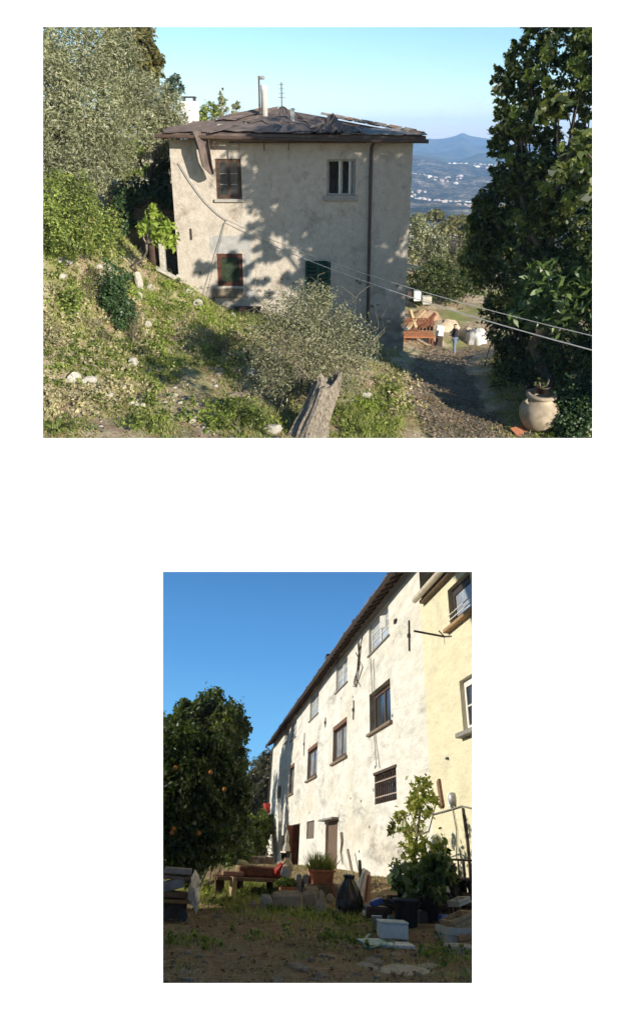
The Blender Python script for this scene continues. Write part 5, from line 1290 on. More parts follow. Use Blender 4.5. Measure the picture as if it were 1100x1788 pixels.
# unseen bank added outside the frame as a shade caster: it keeps the low sun off the foreground
mb = MB()
ys = np.linspace(4, 17.3, 30); tz = [4.0 + .25 * math.sin(y * 1.3) + .2 * math.sin(y * 3.1) - max(0, y - 16) * .9 for y in ys]
mb.add([(-6.6, y, -1.6) for y in ys] + [(-6.5, y, z) for y, z in zip(ys, tz)] + [(-8.2, y, z + .3) for y, z in zip(ys, tz)] + [(-8.2, y, -1.6) for y in ys],
       [(k * 30 + i, k * 30 + i + 1, (k + 1) * 30 + i + 1, (k + 1) * 30 + i) for k in range(3) for i in range(29)])
struct(mb.build('added_shade_bank', STONE_BROWN, place='B'))

def veg_b():
    def clB(L): return cl(atB, L)
    c = clB([(310, 1322, 18.2, 42, 4200), (352, 1345, 18.2, 44, 5000), (388, 1395, 18.4, 38, 3600), (312, 1392, 17.4, 48, 5000), (345, 1440, 17.4, 46, 5000), (392, 1445, 20, 32, 2600), (300, 1465, 17.2, 42, 3600), (400, 1478, 24, 22, 1200), (290, 1340, 17.8, 40, 2600), (330, 1490, 17.4, 30, 1800), (370, 1330, 18.4, 32, 2600), (355, 1478, 18, 28, 1500)])
    t = tree('orange_tree', 'dark orange tree with a few oranges at the left of the lower view', groundB(-1.5, 17.8), [(a_, b_, int(c_ * 1.5)) for a_, b_, c_ in c], .115, CITRUS, tr=.15, place='B', asp=.5, twig=34, spread=.12, shell=.55, fork=.35)
    for px, py in ((307, 1341), (368, 1349), (392, 1379), (300, 1455), (347, 1456), (303, 1448)):
        p = atB(px, py, 16.3); part(t, 'orange', MB().lathe(p, [(0, -.042), (.03, -.03), (.042, 0), (.03, .03), (0, .042)], 10), M('orange_peel', (.50, .19, .03), (.42, .14, .02), 6, .5, .1), smooth=True)
    c = clB([(368, 1240, 49, 30, 3000), (338, 1248, 49, 22, 1600), (400, 1258, 47, 26, 2200), (416, 1276, 48, 18, 1100), (322, 1256, 49, 24, 1600), (300, 1275, 48, 22, 1300), (392, 1292, 51, 26, 1800), (355, 1285, 50, 34, 2800), (412, 1300, 52, 15, 600), (330, 1300, 50, 30, 2000), (400, 1330, 52, 26, 1500), (420, 1340, 54, 14, 500), (400, 1390, 47, 26, 1500), (385, 1360, 55, 30, 2000), (405, 1430, 50, 24, 1300)])
    tree('tall_tree', 'tall round topped tree rising behind the orange tree', groundB(-3, 50), c, .30, leaf('treetop_leaf', [(.06, .085, .02), (.10, .13, .03), (.15, .18, .05), (.20, .22, .07)], .3, .5, .3, .5), tr=.26, place='B', asp=.55, twig=24, spread=.12)
    c = clB([(458, 1372, 64, 26, 2200), (446, 1400, 63, 24, 1900), (470, 1348, 65, 18, 1200), (474, 1320, 66, 9, 350), (440, 1370, 64, 18, 1100), (432, 1410, 62, 20, 1200), (468, 1390, 64, 18, 900), (452, 1346, 65, 16, 1000), (468, 1326, 66, 13, 700), (430, 1390, 64, 20, 1200)])
    tree('olive_tree', 'greyish olive tree far behind the end of the long house', groundB(0, 62), c, .30, leaf('grey_olive', [(.11, .10, .06), (.17, .15, .09), (.22, .20, .13)], .2), tr=.2, place='B', asp=.35, twig=24)
    bush('shrub', 'yellowish green shrub at the far end of the yard', groundB(2, 54), clB([(448, 1452, 53, 22, 1500), (430, 1462, 52, 20, 1200), (463, 1440, 54, 16, 800), (440, 1480, 51, 22, 1200)]), .3, GREEN, place='B', group='shrubs in the yard')
    bush('shrub', 'bright green shrub at the foot of the orange tree', groundB(-2, 24), clB([(325, 1508, 23.6, 20, 900), (342, 1500, 23.8, 14, 600), (312, 1520, 23.4, 12, 400)]), .22, BRIGHT, place='B', group='shrubs in the yard', twig=16)
    bush('shrub', 'dark shrub behind the table, under the orange tree', groundB(0, 34), clB([(405, 1500, 34, 22, 900), (380, 1515, 33, 20, 800), (425, 1495, 38, 18, 700)]), .25, DARKLEAF, place='B', group='shrubs in the yard')
    c = clB([(px, 1500 - 30 * (i % 2), 70, 30, 1300) for i, px in enumerate(range(380, 490, 16))] + [(455, 1420, 72, 28, 1200), (425, 1440, 72, 28, 1200), (300, 1500, 60, 40, 1400), (345, 1500, 62, 40, 1400)])
    V, F = leaves_mesh('far_thicket', c, .5, asp=.6); struct(link('far_thicket', qmesh('far_thicket', V, F), DARKLEAF, place='B'), 'stuff')
    # potted lemon by the yellow house
    X = LW - 1.15
    w = lambda px, py: wallB(px, py, X)
    b = w(722, 1600); b[2] = float(zB(b[0], b[1]))
    s = sB(b)
    root = thing('potted_lemon_tree', 'tall thin lemon tree in a black tub before the yellow house', 'potted tree', b, place='B')
    part(root, 'tub', MB().lathe(b, [(0, 0), (.27, 0), (.33, .5), (.36, .5), (.36, .56), (.31, .56), (.30, .46), (0, .46)], 20), BLACK, smooth=True)
    mb = MB()
    stem = [b + [0, 0, .4], w(722, 1520), w(728, 1460), w(736, 1400), w(738, 1372)]
    mb.tube(stem, [.035, .032, .028, .02, .01], 7)
    for e in ((676, 1440), (700, 1470), (760, 1500), (712, 1400), (775, 1470), (690, 1500), (755, 1385)): mb.tube(wiggle(stem[2 if e[1] < 1460 else 1], w(*e), 4, .06), [.018, .014, .01, .005], 5)
    part(root, 'stem', mb, BARK_PALE, smooth=True)
    LEM = leaf('lemon_leaf', [(.10, .14, .02), (.20, .23, .04), (.32, .33, .08), (.42, .40, .12)], .3, .4, .4)
    def cw(L): return [(w(px, py), np.array((r_, r_, r_)) * s, n) for px, py, r_, n in L]
    crown(root, 'foliage', cw([(738, 1385, 20, 130), (720, 1400, 14, 80), (752, 1402, 16, 90), (735, 1420, 18, 110), (700, 1430, 14, 70), (682, 1442, 12, 60), (712, 1448, 16, 90), (730, 1465, 18, 100), (710, 1490, 18, 100), (745, 1490, 18, 100), (728, 1510, 22, 130), (762, 1470, 14, 60), (695, 1520, 16, 80)]), .125, LEM, asp=.5, twig=9, spread=.28)
    bush('broad_leaved_plant', 'broad leaved dark green plant at the foot of the lemon tree', b + [-.1, -.2, .3], [(wallB(px, py, X - .25), np.array((r_, r_, r_)) * s, n * 2) for px, py, r_, n in [(715, 1545, 24, 80), (695, 1540, 14, 40), (740, 1540, 24, 80), (765, 1515, 22, 90), (755, 1550, 18, 50), (725, 1570, 16, 36)]], .2, LOQUAT, place='B', cat='plant', asp=.6, twig=6, droop=.6)
    bush('dark_shrub', 'dark shaded shrub between the lemon tree and the metal rack', groundB(LW - .7, 14.6), [(wallB(px, py, LW - .8), np.array((r_, r_, r_)) * s, n) for px, py, r_, n in [(775, 1500, 18, 160), (785, 1530, 20, 180), (770, 1545, 18, 140)]], .15, DARKLEAF, place='B')
veg_b()

def props_b():
    def box(name, lab, cat, px, py, w, h, d, mat, rz=0, group=None, bevel=.012, parts=None, lift=0):
        """upright box whose bottom middle sits on the ground under pixel (px,py)"""
        b = gB(px, py); s = sB(b); b = b + [0, 0, lift * s]
        return b, s
    # table with old boards
    a = gB(380, 1572); 
    ty = a[1] + .6
    P = lambda px, py, y=ty: atB(px, py, y)
    l, r_ = P(376, 1530), P(545, 1528)
    zt = l[2]
    b = np.array([(l[0] + r_[0]) / 2, ty, float(zB((l[0] + r_[0]) / 2, ty))])
    root = thing('plank_table', 'long rough table carrying old boards in front of the long house', 'table', b, place='B')
    for i in range(4): part(root, 'plank', MB().bx((l[0] + .05 * rng.normal(), ty - .5 + .27 * i, zt - .06), (r_[0], ty - .24 + .27 * i, zt + .012 * (i % 2))), WOOD_RED if i % 2 else WOOD)
    def leg(px0, py0, px1, py1, y, m, wd=.1):
        p0, p1 = P(px0, py0, y), P(px1, py1, y)
        part(root, 'leg', MB().tube([p0, p1], wd, 4), m)
    leg(409, 1532, 403, 1584, ty - .45, PALEWOOD, .085); leg(383, 1532, 383, 1566, ty + .35, WOOD_DARK, .14); leg(470, 1532, 472, 1562, ty + .3, WOOD_DARK); leg(535, 1532, 535, 1562, ty + .2, WOOD_DARK); leg(417, 1532, 417, 1552, ty + .5, WOOD_DARK, .12)
    c0, c1 = P(424, 1512, ty + .1), P(487, 1520, ty + .1)
    o = single('board_stack', MB().bx((c0[0], ty - .1, zt + .02), (c1[0], ty + .4, c0[2])).bx((c0[0] - .1, ty - .2, zt + .02), (c0[0] + 1.0, ty - .12, zt + .2)), WOOD_RED, (0, 0, 0), 'stack of dark red boards on the long table', 'boards', place='B', bevel=.02)
    c0 = P(388, 1529, ty - .1); c1 = P(425, 1522, ty - .1)
    single('pale_board', MB().bx((c0[0], ty - .3, zt + .02), (c1[0], ty - .02, zt + .1)), M('pinkish_board', (.45, .25, .18), (.3, .16, .11), 6), (0, 0, 0), 'pinkish pale board on the left end of the long table', 'board', place='B', bevel=.01)
    p = P(420, 1522, ty + .2); rock('straw_clod', 'rounded straw coloured clod beside the red boards on the table', (p[0], ty + .1, zt + .16), (.2, .2, .16), M('straw', (.42, .34, .18), (.28, .22, .11), 9), place='B', cat='clod')
    # bag on the table: crumpled, red and white
    p = P(497, 1530, ty - .1); s = sB(p)
    root = thing('carrier_bag', 'crumpled white and red plastic bag on the long table', 'bag', (p[0], ty - .1, zt), place='B')
    v = []; n, m_ = 16, 8
    for i in range(m_):
        for k in range(n):
            th = 2 * math.pi * k / n; t = i / (m_ - 1)
            rr = 14 * s * (math.sin(math.pi * (.12 + .8 * t)) ** .6) * (1 + .16 * math.sin(5 * th + 3 * i) + .07 * rng.normal())
            v.append((p[0] + rr * math.cos(th), ty - .1 + .7 * rr * math.sin(th), zt + .02 + 25 * s * t * (1 + .08 * rng.normal())))
    f = [(i * n + k, i * n + (k + 1) % n, (i + 1) * n + (k + 1) % n, (i + 1) * n + k) for i in range(m_ - 1) for k in range(n)]
    part(root, 'bag', MB().add(v, f), M('cream_bag', (.66, .55, .42), (.5, .38, .27), 4, .6, .3))
    part(root, 'red_edge', MB().tube([(p[0] - 14 * s, ty - .2, zt + .06), (p[0] - 15 * s, ty - .25, zt + 12 * s), (p[0] - 8 * s, ty - .3, zt + 22 * s)], [.06, .08, .05], 6), RED)
    part(root, 'grey_panel', MB().obox((p[0] - 2 * s, ty - .4, zt + 9 * s), (14 * s, .04, 12 * s), np.array(Matrix.Rotation(.3, 3, 'Y'))), M('grey_print', (.50, .52, .56), (.38, .4, .44), 5))
    q = P(498, 1510, ty + 1.5); s = sB(q)
    root = thing('black_bin', 'black bin with pale side standing behind the table by the orange door', 'bin', (q[0], ty + 1.5, q[2] - .6), place='B')
    part(root, 'bin', MB().lathe((q[0], ty + 1.5, q[2] - .7), [(0, 0), (9 * s, 0), (10 * s, .7 + 16 * s), (9 * s, .7 + 16 * s), (8 * s, .3), (0, .3)], 8), BLACK)
    part(root, 'pale_side', MB().obox((q[0] - 9.5 * s, ty + 1.45, q[2] + 7 * s), (2 * s, .1, 17 * s)), WHITE)
    q = P(500, 1487, ty + 2.0); s = sB(q)
    single('white_rag', MB().lathe((0, 0, 0), [(7 * s, 0), (6 * s, 6 * s), (3 * s, 12 * s), (4 * s, 20 * s), (1 * s, 30 * s)], 9), FABRIC, (q[0], ty + 2.0, q[2]), 'hanging white rag above the black bin', 'rag', place='B')
    # planter with grassy plant on a low bench of blocks
    p = P(560, 1545, ty - .6); s = sB(p)
    y = ty - .6; zg = float(zB(p[0], y))
    for i, (px, w) in enumerate(((520, 10), (533, 8))):
        q = P(px, 1545, y + .2); single('white_block', MB().bx((-w * s * .5, -.15, -.5), (w * s * .5, .15, 14 * s)), M('lime_block', (.55, .52, .46), (.4, .37, .32), 7), (q[0], y + .2, q[2]), ['white block under the end of the table', 'white block beside the terracotta planter'][i], 'block', place='B', bevel=.02)
    single('stone_bench', MB().bx((-30 * s, -.3, -.7), (30 * s, .35, 0)), STONE_BROWN, (p[0], y, p[2]), 'low dark stone bench under the terracotta planter', 'bench', place='B', bevel=.04)
    root = thing('terracotta_planter', 'long terracotta planter with grassy plant on the stone bench', 'planter', (p[0], y, p[2]), place='B')
    w0, w1, h_ = 17 * s, 19 * s, 20 * s; d0 = .26
    v = []
    for (w, d, z) in ((w0, d0, 0), (w1, d0 + .05, h_ * .85), (w1 + .03, d0 + .08, h_ * .85), (w1 + .03, d0 + .08, h_), (w1 - .02, d0 + .02, h_), (w1 - .05, d0, h_ * .8)):
        v += [(p[0] + x * w, y + yy * d, p[2] + .005 + z) for x, yy in ((-1, -1), (1, -1), (1, 1), (-1, 1))]
    f = [(i * 4 + k, i * 4 + (k + 1) % 4, i * 4 + 4 + (k + 1) % 4, i * 4 + 4 + k) for i in range(5) for k in range(4)] + [(3, 2, 1, 0), (20, 21, 22, 23)]
    part(root, 'trough', MB().add(v, f), TERRA)
    n = 420; Pq = np.c_[p[0] + rng.uniform(-1, 1, n) * w1 * .9, y + rng.uniform(-1, 1, n) * .24, np.full(n, p[2] + h_ * .8)]
    ang = rng.random(n) * 6.28; side = np.c_[np.cos(ang), np.sin(ang), np.zeros(n)] * .018
    tip = Pq + np.c_[rng.normal(size=(n, 2)) * .14, .18 + .25 * rng.random(n)]
    V = np.stack([Pq - side, Pq + side, tip], 1).reshape(-1, 3) - np.array(root['_b'])
    link('plant', qmesh('plant', V, np.arange(3 * n).reshape(-1, 3)), leaf('planter_grass', [(.16, .20, .05), (.24, .26, .08), (.32, .30, .12)], .3), parent=root)
    p2 = gB(502, 1572); s2 = sB(p2); y2 = p2[1] + .4
    q = atB(502, 1558, y2)
    root = thing('terracotta_trough', 'small terracotta trough with dark green herbs above the stones', 'planter', (q[0], y2, q[2]), place='B')
    part(root, 'trough', MB().bx((q[0] - 16 * s2, y2 - .15, q[2] - .3), (q[0] + 14 * s2, y2 + .15, q[2] + 7 * s2)), TERRA, bevel=.02)
    crown(root, 'plant', [(q + np.array([x * s2, 0, 12 * s2]), (10 * s2, .2, 7 * s2), 260) for x in (-14, -4, 6)], .07, GREEN, twig=12)['kind'] = 'stuff'
    # big stones of the raised bed
    R = [(500, 1589, 26, 11, 'long rough stone block at the front of the raised bed'), (540, 1588, 17, 12, 'shorter rough stone block right of the long one'), (505, 1572, 22, 6, 'thin slab lying on the long stone block'), (543, 1572, 15, 9, 'tilted slab above the short stone block'), (463, 1592, 13, 13, 'grey stone leaning at the left end of the raised bed'), (560, 1585, 8, 14, 'upright pale stone right of the raised bed'), (560, 1602, 11, 13, 'grey stone below the upright pale stone'), (577, 1580, 8, 8, 'small pale stone near the black bag'), (441, 1584, 8, 5, 'small pale stone in the sunny grass'), (590, 1600, 6, 5, 'small stone left of the black bag')]
    for i, (px, py, rx, ry, lab) in enumerate(R):
        q = gB(px, py); s = sB(q); m = STONE if 'grey' in lab or 'pale' in lab else M('tan_stone', (.40, .34, .26), (.24, .20, .15), 5, .9, .6)
        if 'slab' in lab or 'block' in lab:
            single('stone', MB().obox((0, .15, ry * s), (rx * 2 * s, rx * s * 1.1, ry * 2 * s), np.array(Matrix.Rotation(.12 * rng.normal() + (.25 if 'tilted' in lab else 0), 3, 'Y')), .3), m, tuple(q), lab, 'stone', 'stones of the raised bed', 'B', bevel=.05)
        else: rock('stone', lab, q + [0, .1, ry * s * .8], (rx * s, rx * s * .6, ry * s), m, 'stones of the raised bed', place='B', rz=.2 * rng.normal(), kind=i + 2)
    # black refuse sack
    q = gB(609, 1597); s = sB(q)
    root = thing('refuse_sack', 'shiny black refuse sack standing before the leaning boards', 'bag', q, place='B')
    v = []; n, m_ = 36, 14
    prof = [(.7, 0), (1.02, .06), (1.06, .2), (1.0, .36), (.92, .50), (.80, .62), (.66, .73), (.52, .82), (.40, .89), (.33, .93), (.38, .98), (.42, 1.03), (.22, 1.06), (0, 1.05)]
    for i, (r0, h0) in enumerate(prof):
        for k in range(n):
            th = 2 * math.pi * k / n
            rr = r0 * 22 * s * (1 + .09 * math.sin(7 * th + h0 * 4) * (h0 > .1) * (1 + .6 * h0) + .06 * math.sin(4 * th + 2.5 * h0) + .02 * rng.normal())
            v.append(q + np.array([rr * math.cos(th), rr * math.sin(th), h0 * 52 * s]))
    f = [(i * n + k, i * n + (k + 1) % n, (i + 1) * n + (k + 1) % n, (i + 1) * n + k) for i in range(m_ - 1) for k in range(n)]
    part(root, 'sack', MB().add(v, f), M('black_film', (.012, .012, .014), (.018, .018, .02), 8, .22, .4, .6), smooth=True)
    # boards leaning on the wall
    for i, (px0, py0, px1, py1, w, m, lab) in enumerate([(620, 1565, 636, 1522, .085, WHITE, 'pale pinkish board leaning left of the pair by the wall'), (627, 1568, 641, 1525, .085, M('pinkish_white', (.62, .50, .45), (.5, .38, .34), 8), 'pale board leaning right of the pair by the wall'), (640, 1570, 644, 1532, .06, WOOD_RED, 'thin red brown board leaning beside the pale pair'), (598, 1570, 575, 1535, .05, WOOD_RED, 'thin red pole leaning towards the planter'), (606, 1566, 585, 1546, .045, M('orange_wood2', (.40, .2, .12), (.3, .14, .08), 8), 'short orange stick behind the black sack'), (633, 1560, 628, 1504, .04, WOOD_DARK, 'dark stake leaning on the wall above the pale boards')]):
        b0 = gB(px0, py0 + 8); y_ = b0[1]; p1 = atB(px1, py1, y_ + .7)
        single('leaning_board', MB().tube([(0, 0, -.1), tuple(p1 - b0)], [w, w], 4), m, tuple(b0), lab, 'board', 'boards leaning by the wall', place='B')
    # buckets, boxes, bins
    def bucket(lab, px, py, w, h, mat, tilt=0.0):
        q = gB(px, py); s = sB(q); R = np.array(Matrix.Rotation(tilt, 3, 'Y'))
        root = thing('bucket', lab, 'bucket', q, place='B')
        part(root, 'bucket', MB().lathe(q, [(0, 0), (w * .40 * s, 0), (w * .5 * s, h * s), (w * .53 * s, h * s), (w * .53 * s, h * s * 1.03), (w * .48 * s, h * s), (w * .39 * s, .03), (0, .03)], 20, R), mat, smooth=True)
        part(root, 'handle', MB().tube([q + R @ np.array((w * .5 * s * math.cos(a), -w * .5 * s * math.sin(a) * .3, h * s * (.95 - .5 * math.sin(a)))) for a in np.linspace(0, math.pi, 9)], .008, 5), GREYMETAL)
    bucket('white plastic bucket in the middle of the clutter', 658, 1628, 18, 21, M('white_plastic', (.62, .64, .68), (.5, .52, .56), 5, .4, .05, .5))
    bucket('teal tub tipped on its side right of the white bucket', 678, 1624, 17, 17, TEAL, .5)
    q = gB(694, 1646); s = sB(q)
    root = thing('styrofoam_box', 'grey white polystyrene box on a white board', 'box', q, place='B')
    Rz = np.array(Matrix.Rotation(-.12, 3, 'Z'))
    part(root, 'box', MB().obox(q + [0, .3, 13 * s], (50 * s, .5, 22 * s), Rz), M('polystyrene', (.62, .66, .66), (.5, .53, .52), 6, .8, .2), bevel=.015)
    part(root, 'lid', MB().obox(q + [0, .3, 25 * s], (52 * s, .53, 3 * s), Rz), M('polystyrene', None), bevel=.01)
    q = gB(686, 1655); s = sB(q); single('white_board', MB().obox((0, .1, .02), (74 * s, .55, .04), np.array(Matrix.Rotation(-.1, 3, 'Z'))), WHITE, tuple(q), 'flat white board under the polystyrene box', 'board', place='B', bevel=.006)
    q = gB(652, 1652); single('broken_board', MB().obox((0, 0, .03), (.42, .3, .03), np.array(Matrix.Rotation(.4, 3, 'Z') @ Matrix.Rotation(.15, 3, 'X'))), TEAL, tuple(q), 'pale green broken board left of the white board', 'board', place='B')
    # grey wheeled bin behind the polystyrene box
    q = gB(720, 1626); s = sB(q)
    root = thing('grey_bin', 'big dark grey plastic bin behind the polystyrene box', 'bin', q, place='B')
    GB = M('grey_plastic', (.055, .058, .065), (.04, .042, .048), 4, .45, .1, .5)
    part(root, 'bin', MB().lathe(q + [0, .35, 0], [(0, 0), (19 * s, 0), (22 * s, 38 * s), (24 * s, 38 * s), (24 * s, 42 * s), (21 * s, 42 * s), (19 * s, 10 * s), (0, 10 * s)], 22), GB, smooth=True)
    for a in (-1, 1): part(root, 'handle', MB().tube([q + [a * 22 * s, .3, 34 * s], q + [a * 27 * s, .3, 36 * s], q + [a * 22 * s, .3, 40 * s]], .02, 6), GB)
    q = gB(770, 1618); s = sB(q)
    root = thing('black_tub', 'black tub between the grey bin and the crates', 'tub', q, place='B')
    part(root, 'tub', MB().lathe(q + [0, .5, 0], [(0, 0), (18 * s, 0), (21 * s, 44 * s), (23 * s, 46 * s), (20 * s, 46 * s), (17 * s, 8 * s), (0, 8 * s)], 18), BLACK, smooth=True)
    for i, (px, py, w, h, m, lab) in enumerate([(657, 1578, 20, 9, BLUE, 'bright blue plastic packet left of the grey bin'), (657, 1592, 13, 8, M('white_plastic', None), 'white packet under the blue packet'), (642, 1592, 8, 16, M('clear_bottle', (.5, .52, .5), (.35, .37, .35), 6, .2, 0, .6), 'pale bottle beside the black sack'), (636, 1596, 6, 8, WHITE, 'small white pot beside the pale bottle'), (749, 1586, 8, 8, WHITE, 'small white cup on the black tub'), (759, 1602, 18, 10, M('cream_box', (.45, .42, .33), (.34, .31, .24), 5), 'cream carton beside the blue packet at the crates'), (775, 1607, 15, 11, BLUE, 'blue packet with white front left of the crates')]):
        q = gB(px, 1612 if py < 1600 else py + 8); z = atB(px, py + h / 2, q[1])[2]; s = sB(q)
        bt = np.array([q[0], q[1], z])
        if 'bottle' in lab or 'cup' in lab or 'pot' in lab:
            single('bottle' if 'bottle' in lab else 'cup', MB().lathe((0, 0, 0), [(0, 0), (w * .5 * s, 0), (w * .5 * s, h * s * .7), (w * .25 * s, h * s * .85), (w * .25 * s, h * s), (0, h * s)], 12), m, tuple(bt), lab, 'bottle' if 'bottle' in lab else 'cup', place='B', smooth=True)
        else:
            mb = MB().obox((0, 0, h * s * .5), (w * s, .22, h * s), np.array(Matrix.Rotation(.2 * rng.normal(), 3, 'Y')), .15)
            single('packet', mb, m, tuple(bt), lab, 'packet', 'packets among the clutter', place='B', bevel=.02)
        if z - q[2] > .12: single('crate', MB().bx((-.2, -.15, q[2] - z - .05), (.2, .25, -.006)), METAL_DARK, tuple(bt), 'dark crate holding up the ' + lab.split(' left')[0].split(' beside')[0].split(' under')[0].split(' on the')[0], 'crate', place='B', bevel=.02)
    # dark clutter piled between the tub and the rack
    for i, (px, py, w, h, lab, m) in enumerate([(755, 1600, 22, 26, 'black crate standing behind the black tub', BLACK), (785, 1600, 30, 22, 'dark wooden crate under the metal rack', WOOD_DARK), (812, 1596, 26, 30, 'dark grey crate at the right edge under the rack', METAL_DARK), (690, 1592, 22, 22, 'dark brown crate behind the grey bin', WOOD_DARK), (672, 1596, 20, 20, 'black crate between the blue packet and the grey bin', BLACK)]):
        q = gB(px, py); s = sB(q); R = np.array(Matrix.Rotation(.3 * rng.normal(), 3, 'Z'))
        root = thing('storage_crate', lab, 'crate', q, 'dark crates in the clutter', 'B')
        for k in range(3):
            z = h * s * (k + .5) / 3
            for sx, sy, a_, b_ in ((0, -.16, w * s, .02), (0, .16, w * s, .02), (-w * s / 2, 0, .02, .3), (w * s / 2, 0, .02, .3)):
                part(root, 'slat', MB().obox(q + R @ np.array((sx, sy, z)), (a_, b_, h * s / 3 * .8), R), m)
        part(root, 'bottom', MB().obox(q + [0, 0, .02], (w * s * .95, .3, .02), R), m)
    # stacked fruit crates
    def crate(lab, px, py, w, h, d, mat, tilt=0, rz=0, lift=0, slats=3, gap=.25):
        q = gB(px, py); s = sB(q); q = q + [0, 0, lift * s]
        root = thing('fruit_crate', lab, 'crate', q, 'fruit crates by the rack', 'B')
        R = np.array(Matrix.Rotation(tilt, 3, 'Y') @ Matrix.Rotation(rz, 3, 'Z'))
        w, h = w * s, h * s
        T = lambda a: q + R @ np.array(a)
        sh = h / slats
        for k in range(slats):
            z = sh * (k + .5)
            for (c, sz) in (((0, -d / 2, z), (w, .03, sh * (1 - gap))), ((0, d / 2, z), (w, .03, sh * (1 - gap))), ((-w / 2 + .015, 0, z), (.03, d - .07, sh * (1 - gap))), ((w / 2 - .015, 0, z), (.03, d - .07, sh * (1 - gap)))):
                part(root, 'slat', MB().obox(T(c), sz, R), mat)
        for x in (-1, 1):
            for y in (-1, 1): part(root, 'corner_post', MB().obox(T((x * (w / 2 - .055), y * (d / 2 - .035), h / 2)), (.045, .035, h * 1.02), R), mat)
        part(root, 'bottom', MB().obox(T((0, 0, .015)), (w - .08, d - .08, .02), R), mat)
    crate('white crate with printed side at the bottom of the crate pile', 793, 1647, 44, 22, .55, M('crate_white', (.50, .48, .42), (.38, .36, .30), 7), 0, .05, 0, 2, .1)
    crate('pale wooden crate tilted on top of the white crate', 806, 1640, 44, 20, .5, PALEWOOD, -.35, .1, 13, 3, .2)
    crate('orange wooden crate leaning at the front of the crate pile', 815, 1652, 34, 16, .42, M('orange_crate', (.45, .26, .13), (.33, .18, .09), 7), -.2, -.1, 2, 2, .2)
    crate('small white crate on the very top of the crate pile', 806, 1622, 26, 9, .35, M('crate_white', None), -.3, .2, 32, 2, .15)
    q = gB(806, 1664); s = sB(q); single('concrete_slab', MB().obox((0, 0, .03), (50 * s, .5, .1)), STONE, tuple(q), 'grey concrete slab under the crate pile', 'slab', place='B', bevel=.02)
    # metal rack with pots
    q = wallB(795, 1560, LW - .45); yq = q[1]
    a, c = atB(765, 1512, yq), atB(830, 1512, yq)
    root = thing('metal_rack', 'dark metal rack of shelves against the yellow wall', 'rack', (q[0], yq, float(zB(q[0], yq))), place='B')
    x0, x1 = a[0], LW - .1; zb = float(zB(q[0], yq)) - .1
    for x in (x0, x1 - .05):
        for y in (yq - .9, yq + .3): part(root, 'post', MB().bx((x, y, zb), (x + .05, y + .05, a[2] + .05)), METAL_DARK)
    for z in (.15, .45, .75): part(root, 'shelf', MB().bx((x0, yq - .9, zb + (a[2] - zb) * z), (x1, yq + .35, zb + (a[2] - zb) * z + .03)), METAL_DARK)
    for k in range(7): part(root, 'upright', MB().tube([(x0 + (x1 - x0) * k / 6, yq - .88, zb + (a[2] - zb) * .75), (x0 + (x1 - x0) * k / 6, yq - .88, a[2] + .1)], .018, 5), METAL_DARK)
    part(root, 'top_rail', MB().tube([(x0, yq - .88, a[2] + .1), (x1, yq - .88, a[2] + .1)], .02, 5), METAL_DARK)
    for i in range(5):
        zz = zb + (a[2] - zb) * (.45 if i < 3 else .15) + .032
        xx = x0 + .2 + .28 * (i % 3)
        if xx > x1 - .15: xx = x1 - .2
        single('plant_pot', MB().lathe((0, 0, 0), [(0, 0), (.08, 0), (.11, .18), (.12, .18), (.12, .21), (.1, .21), (.09, .1), (0, .1)], 14), [BLACK, TERRA, GREYMETAL, BLACK, WOOD_DARK][i], (xx, yq - .6 + .02 * i, zz), ['black pot at the left of the middle rack shelf', 'terracotta pot in the middle of the middle rack shelf', 'grey pot at the right of the middle rack shelf', 'black pot at the left of the lower rack shelf', 'brown pot in the middle of the lower rack shelf'][i], 'pot', 'pots on the rack', 'B', smooth=True)
    # heap at the left edge: cart of boards, cardboard and a plastic sheet
    q = gB(305, 1612); s = sB(q)
    root = thing('hand_cart', 'low dark cart loaded with boards at the left edge of the lower view', 'cart', q, place='B')
    part(root, 'bed', MB().bx(q + [-30 * s, -.1, 26 * s], q + [25 * s, .7, 31 * s]), M('ochre_plank', (.30, .19, .07), (.2, .12, .05), 6), bevel=.01)
    part(root, 'frame', MB().bx(q + [-28 * s, 0, 5 * s], q + [18 * s, .6, 25.6 * s]), WOOD_DARK)
    for x in (-18, 12): part(root, 'wheel', MB().lathe(q + np.array([x * s, -.02, 9 * s]), [(0, -.04), (9 * s, -.04), (9 * s, .04), (0, .04)], 16, np.array(Matrix.Rotation(math.pi / 2, 3, 'X'))), BLACK)
    CB = M('cardboard', (.40, .34, .28), (.28, .23, .19), 5, .9, .2)
    for i, (x, z, w, h, t, lab, m) in enumerate([(-8, 33, 50, 9, .03, 'brown board at the bottom of the cart load', WOOD), (-12, 43, 40, 16, -.25, 'crumpled grey sheet in the cart load', M('grey_sheet', (.34, .33, .32), (.2, .19, .19), 4)), (-5, 58, 52, 6, .06, 'reddish board above the grey sheet on the cart', M('reddish_board', (.30, .20, .16), (.2, .13, .1), 6)), (-6, 66, 50, 10, .02, 'pale cardboard on the very top of the cart load', CB)]):
        bt = q + [x * s, .3, z * s]
        single('board', MB().obox((0, 0, h * s / 2), (w * s, .6, h * s * .9), np.array(Matrix.Rotation(t, 3, 'Y'))), m, tuple(bt), lab, 'board', 'boards on the cart', 'B', bevel=.01)
    v = []; n = 9
    for i in range(n):
        for k in range(n):
            u_, w_ = i / (n - 1), k / (n - 1)
            v.append((18 * s + 22 * s * u_ * (1 - .5 * abs(w_ - .5)) + .02 * math.sin(9 * w_) + .012 * rng.normal(), -.15 + .5 * u_ * w_ + .05 * math.sin(7 * w_ + 3 * u_), (18 + 46 * w_ + 8 * math.sin(4 * u_)) * s + .012 * rng.normal()))
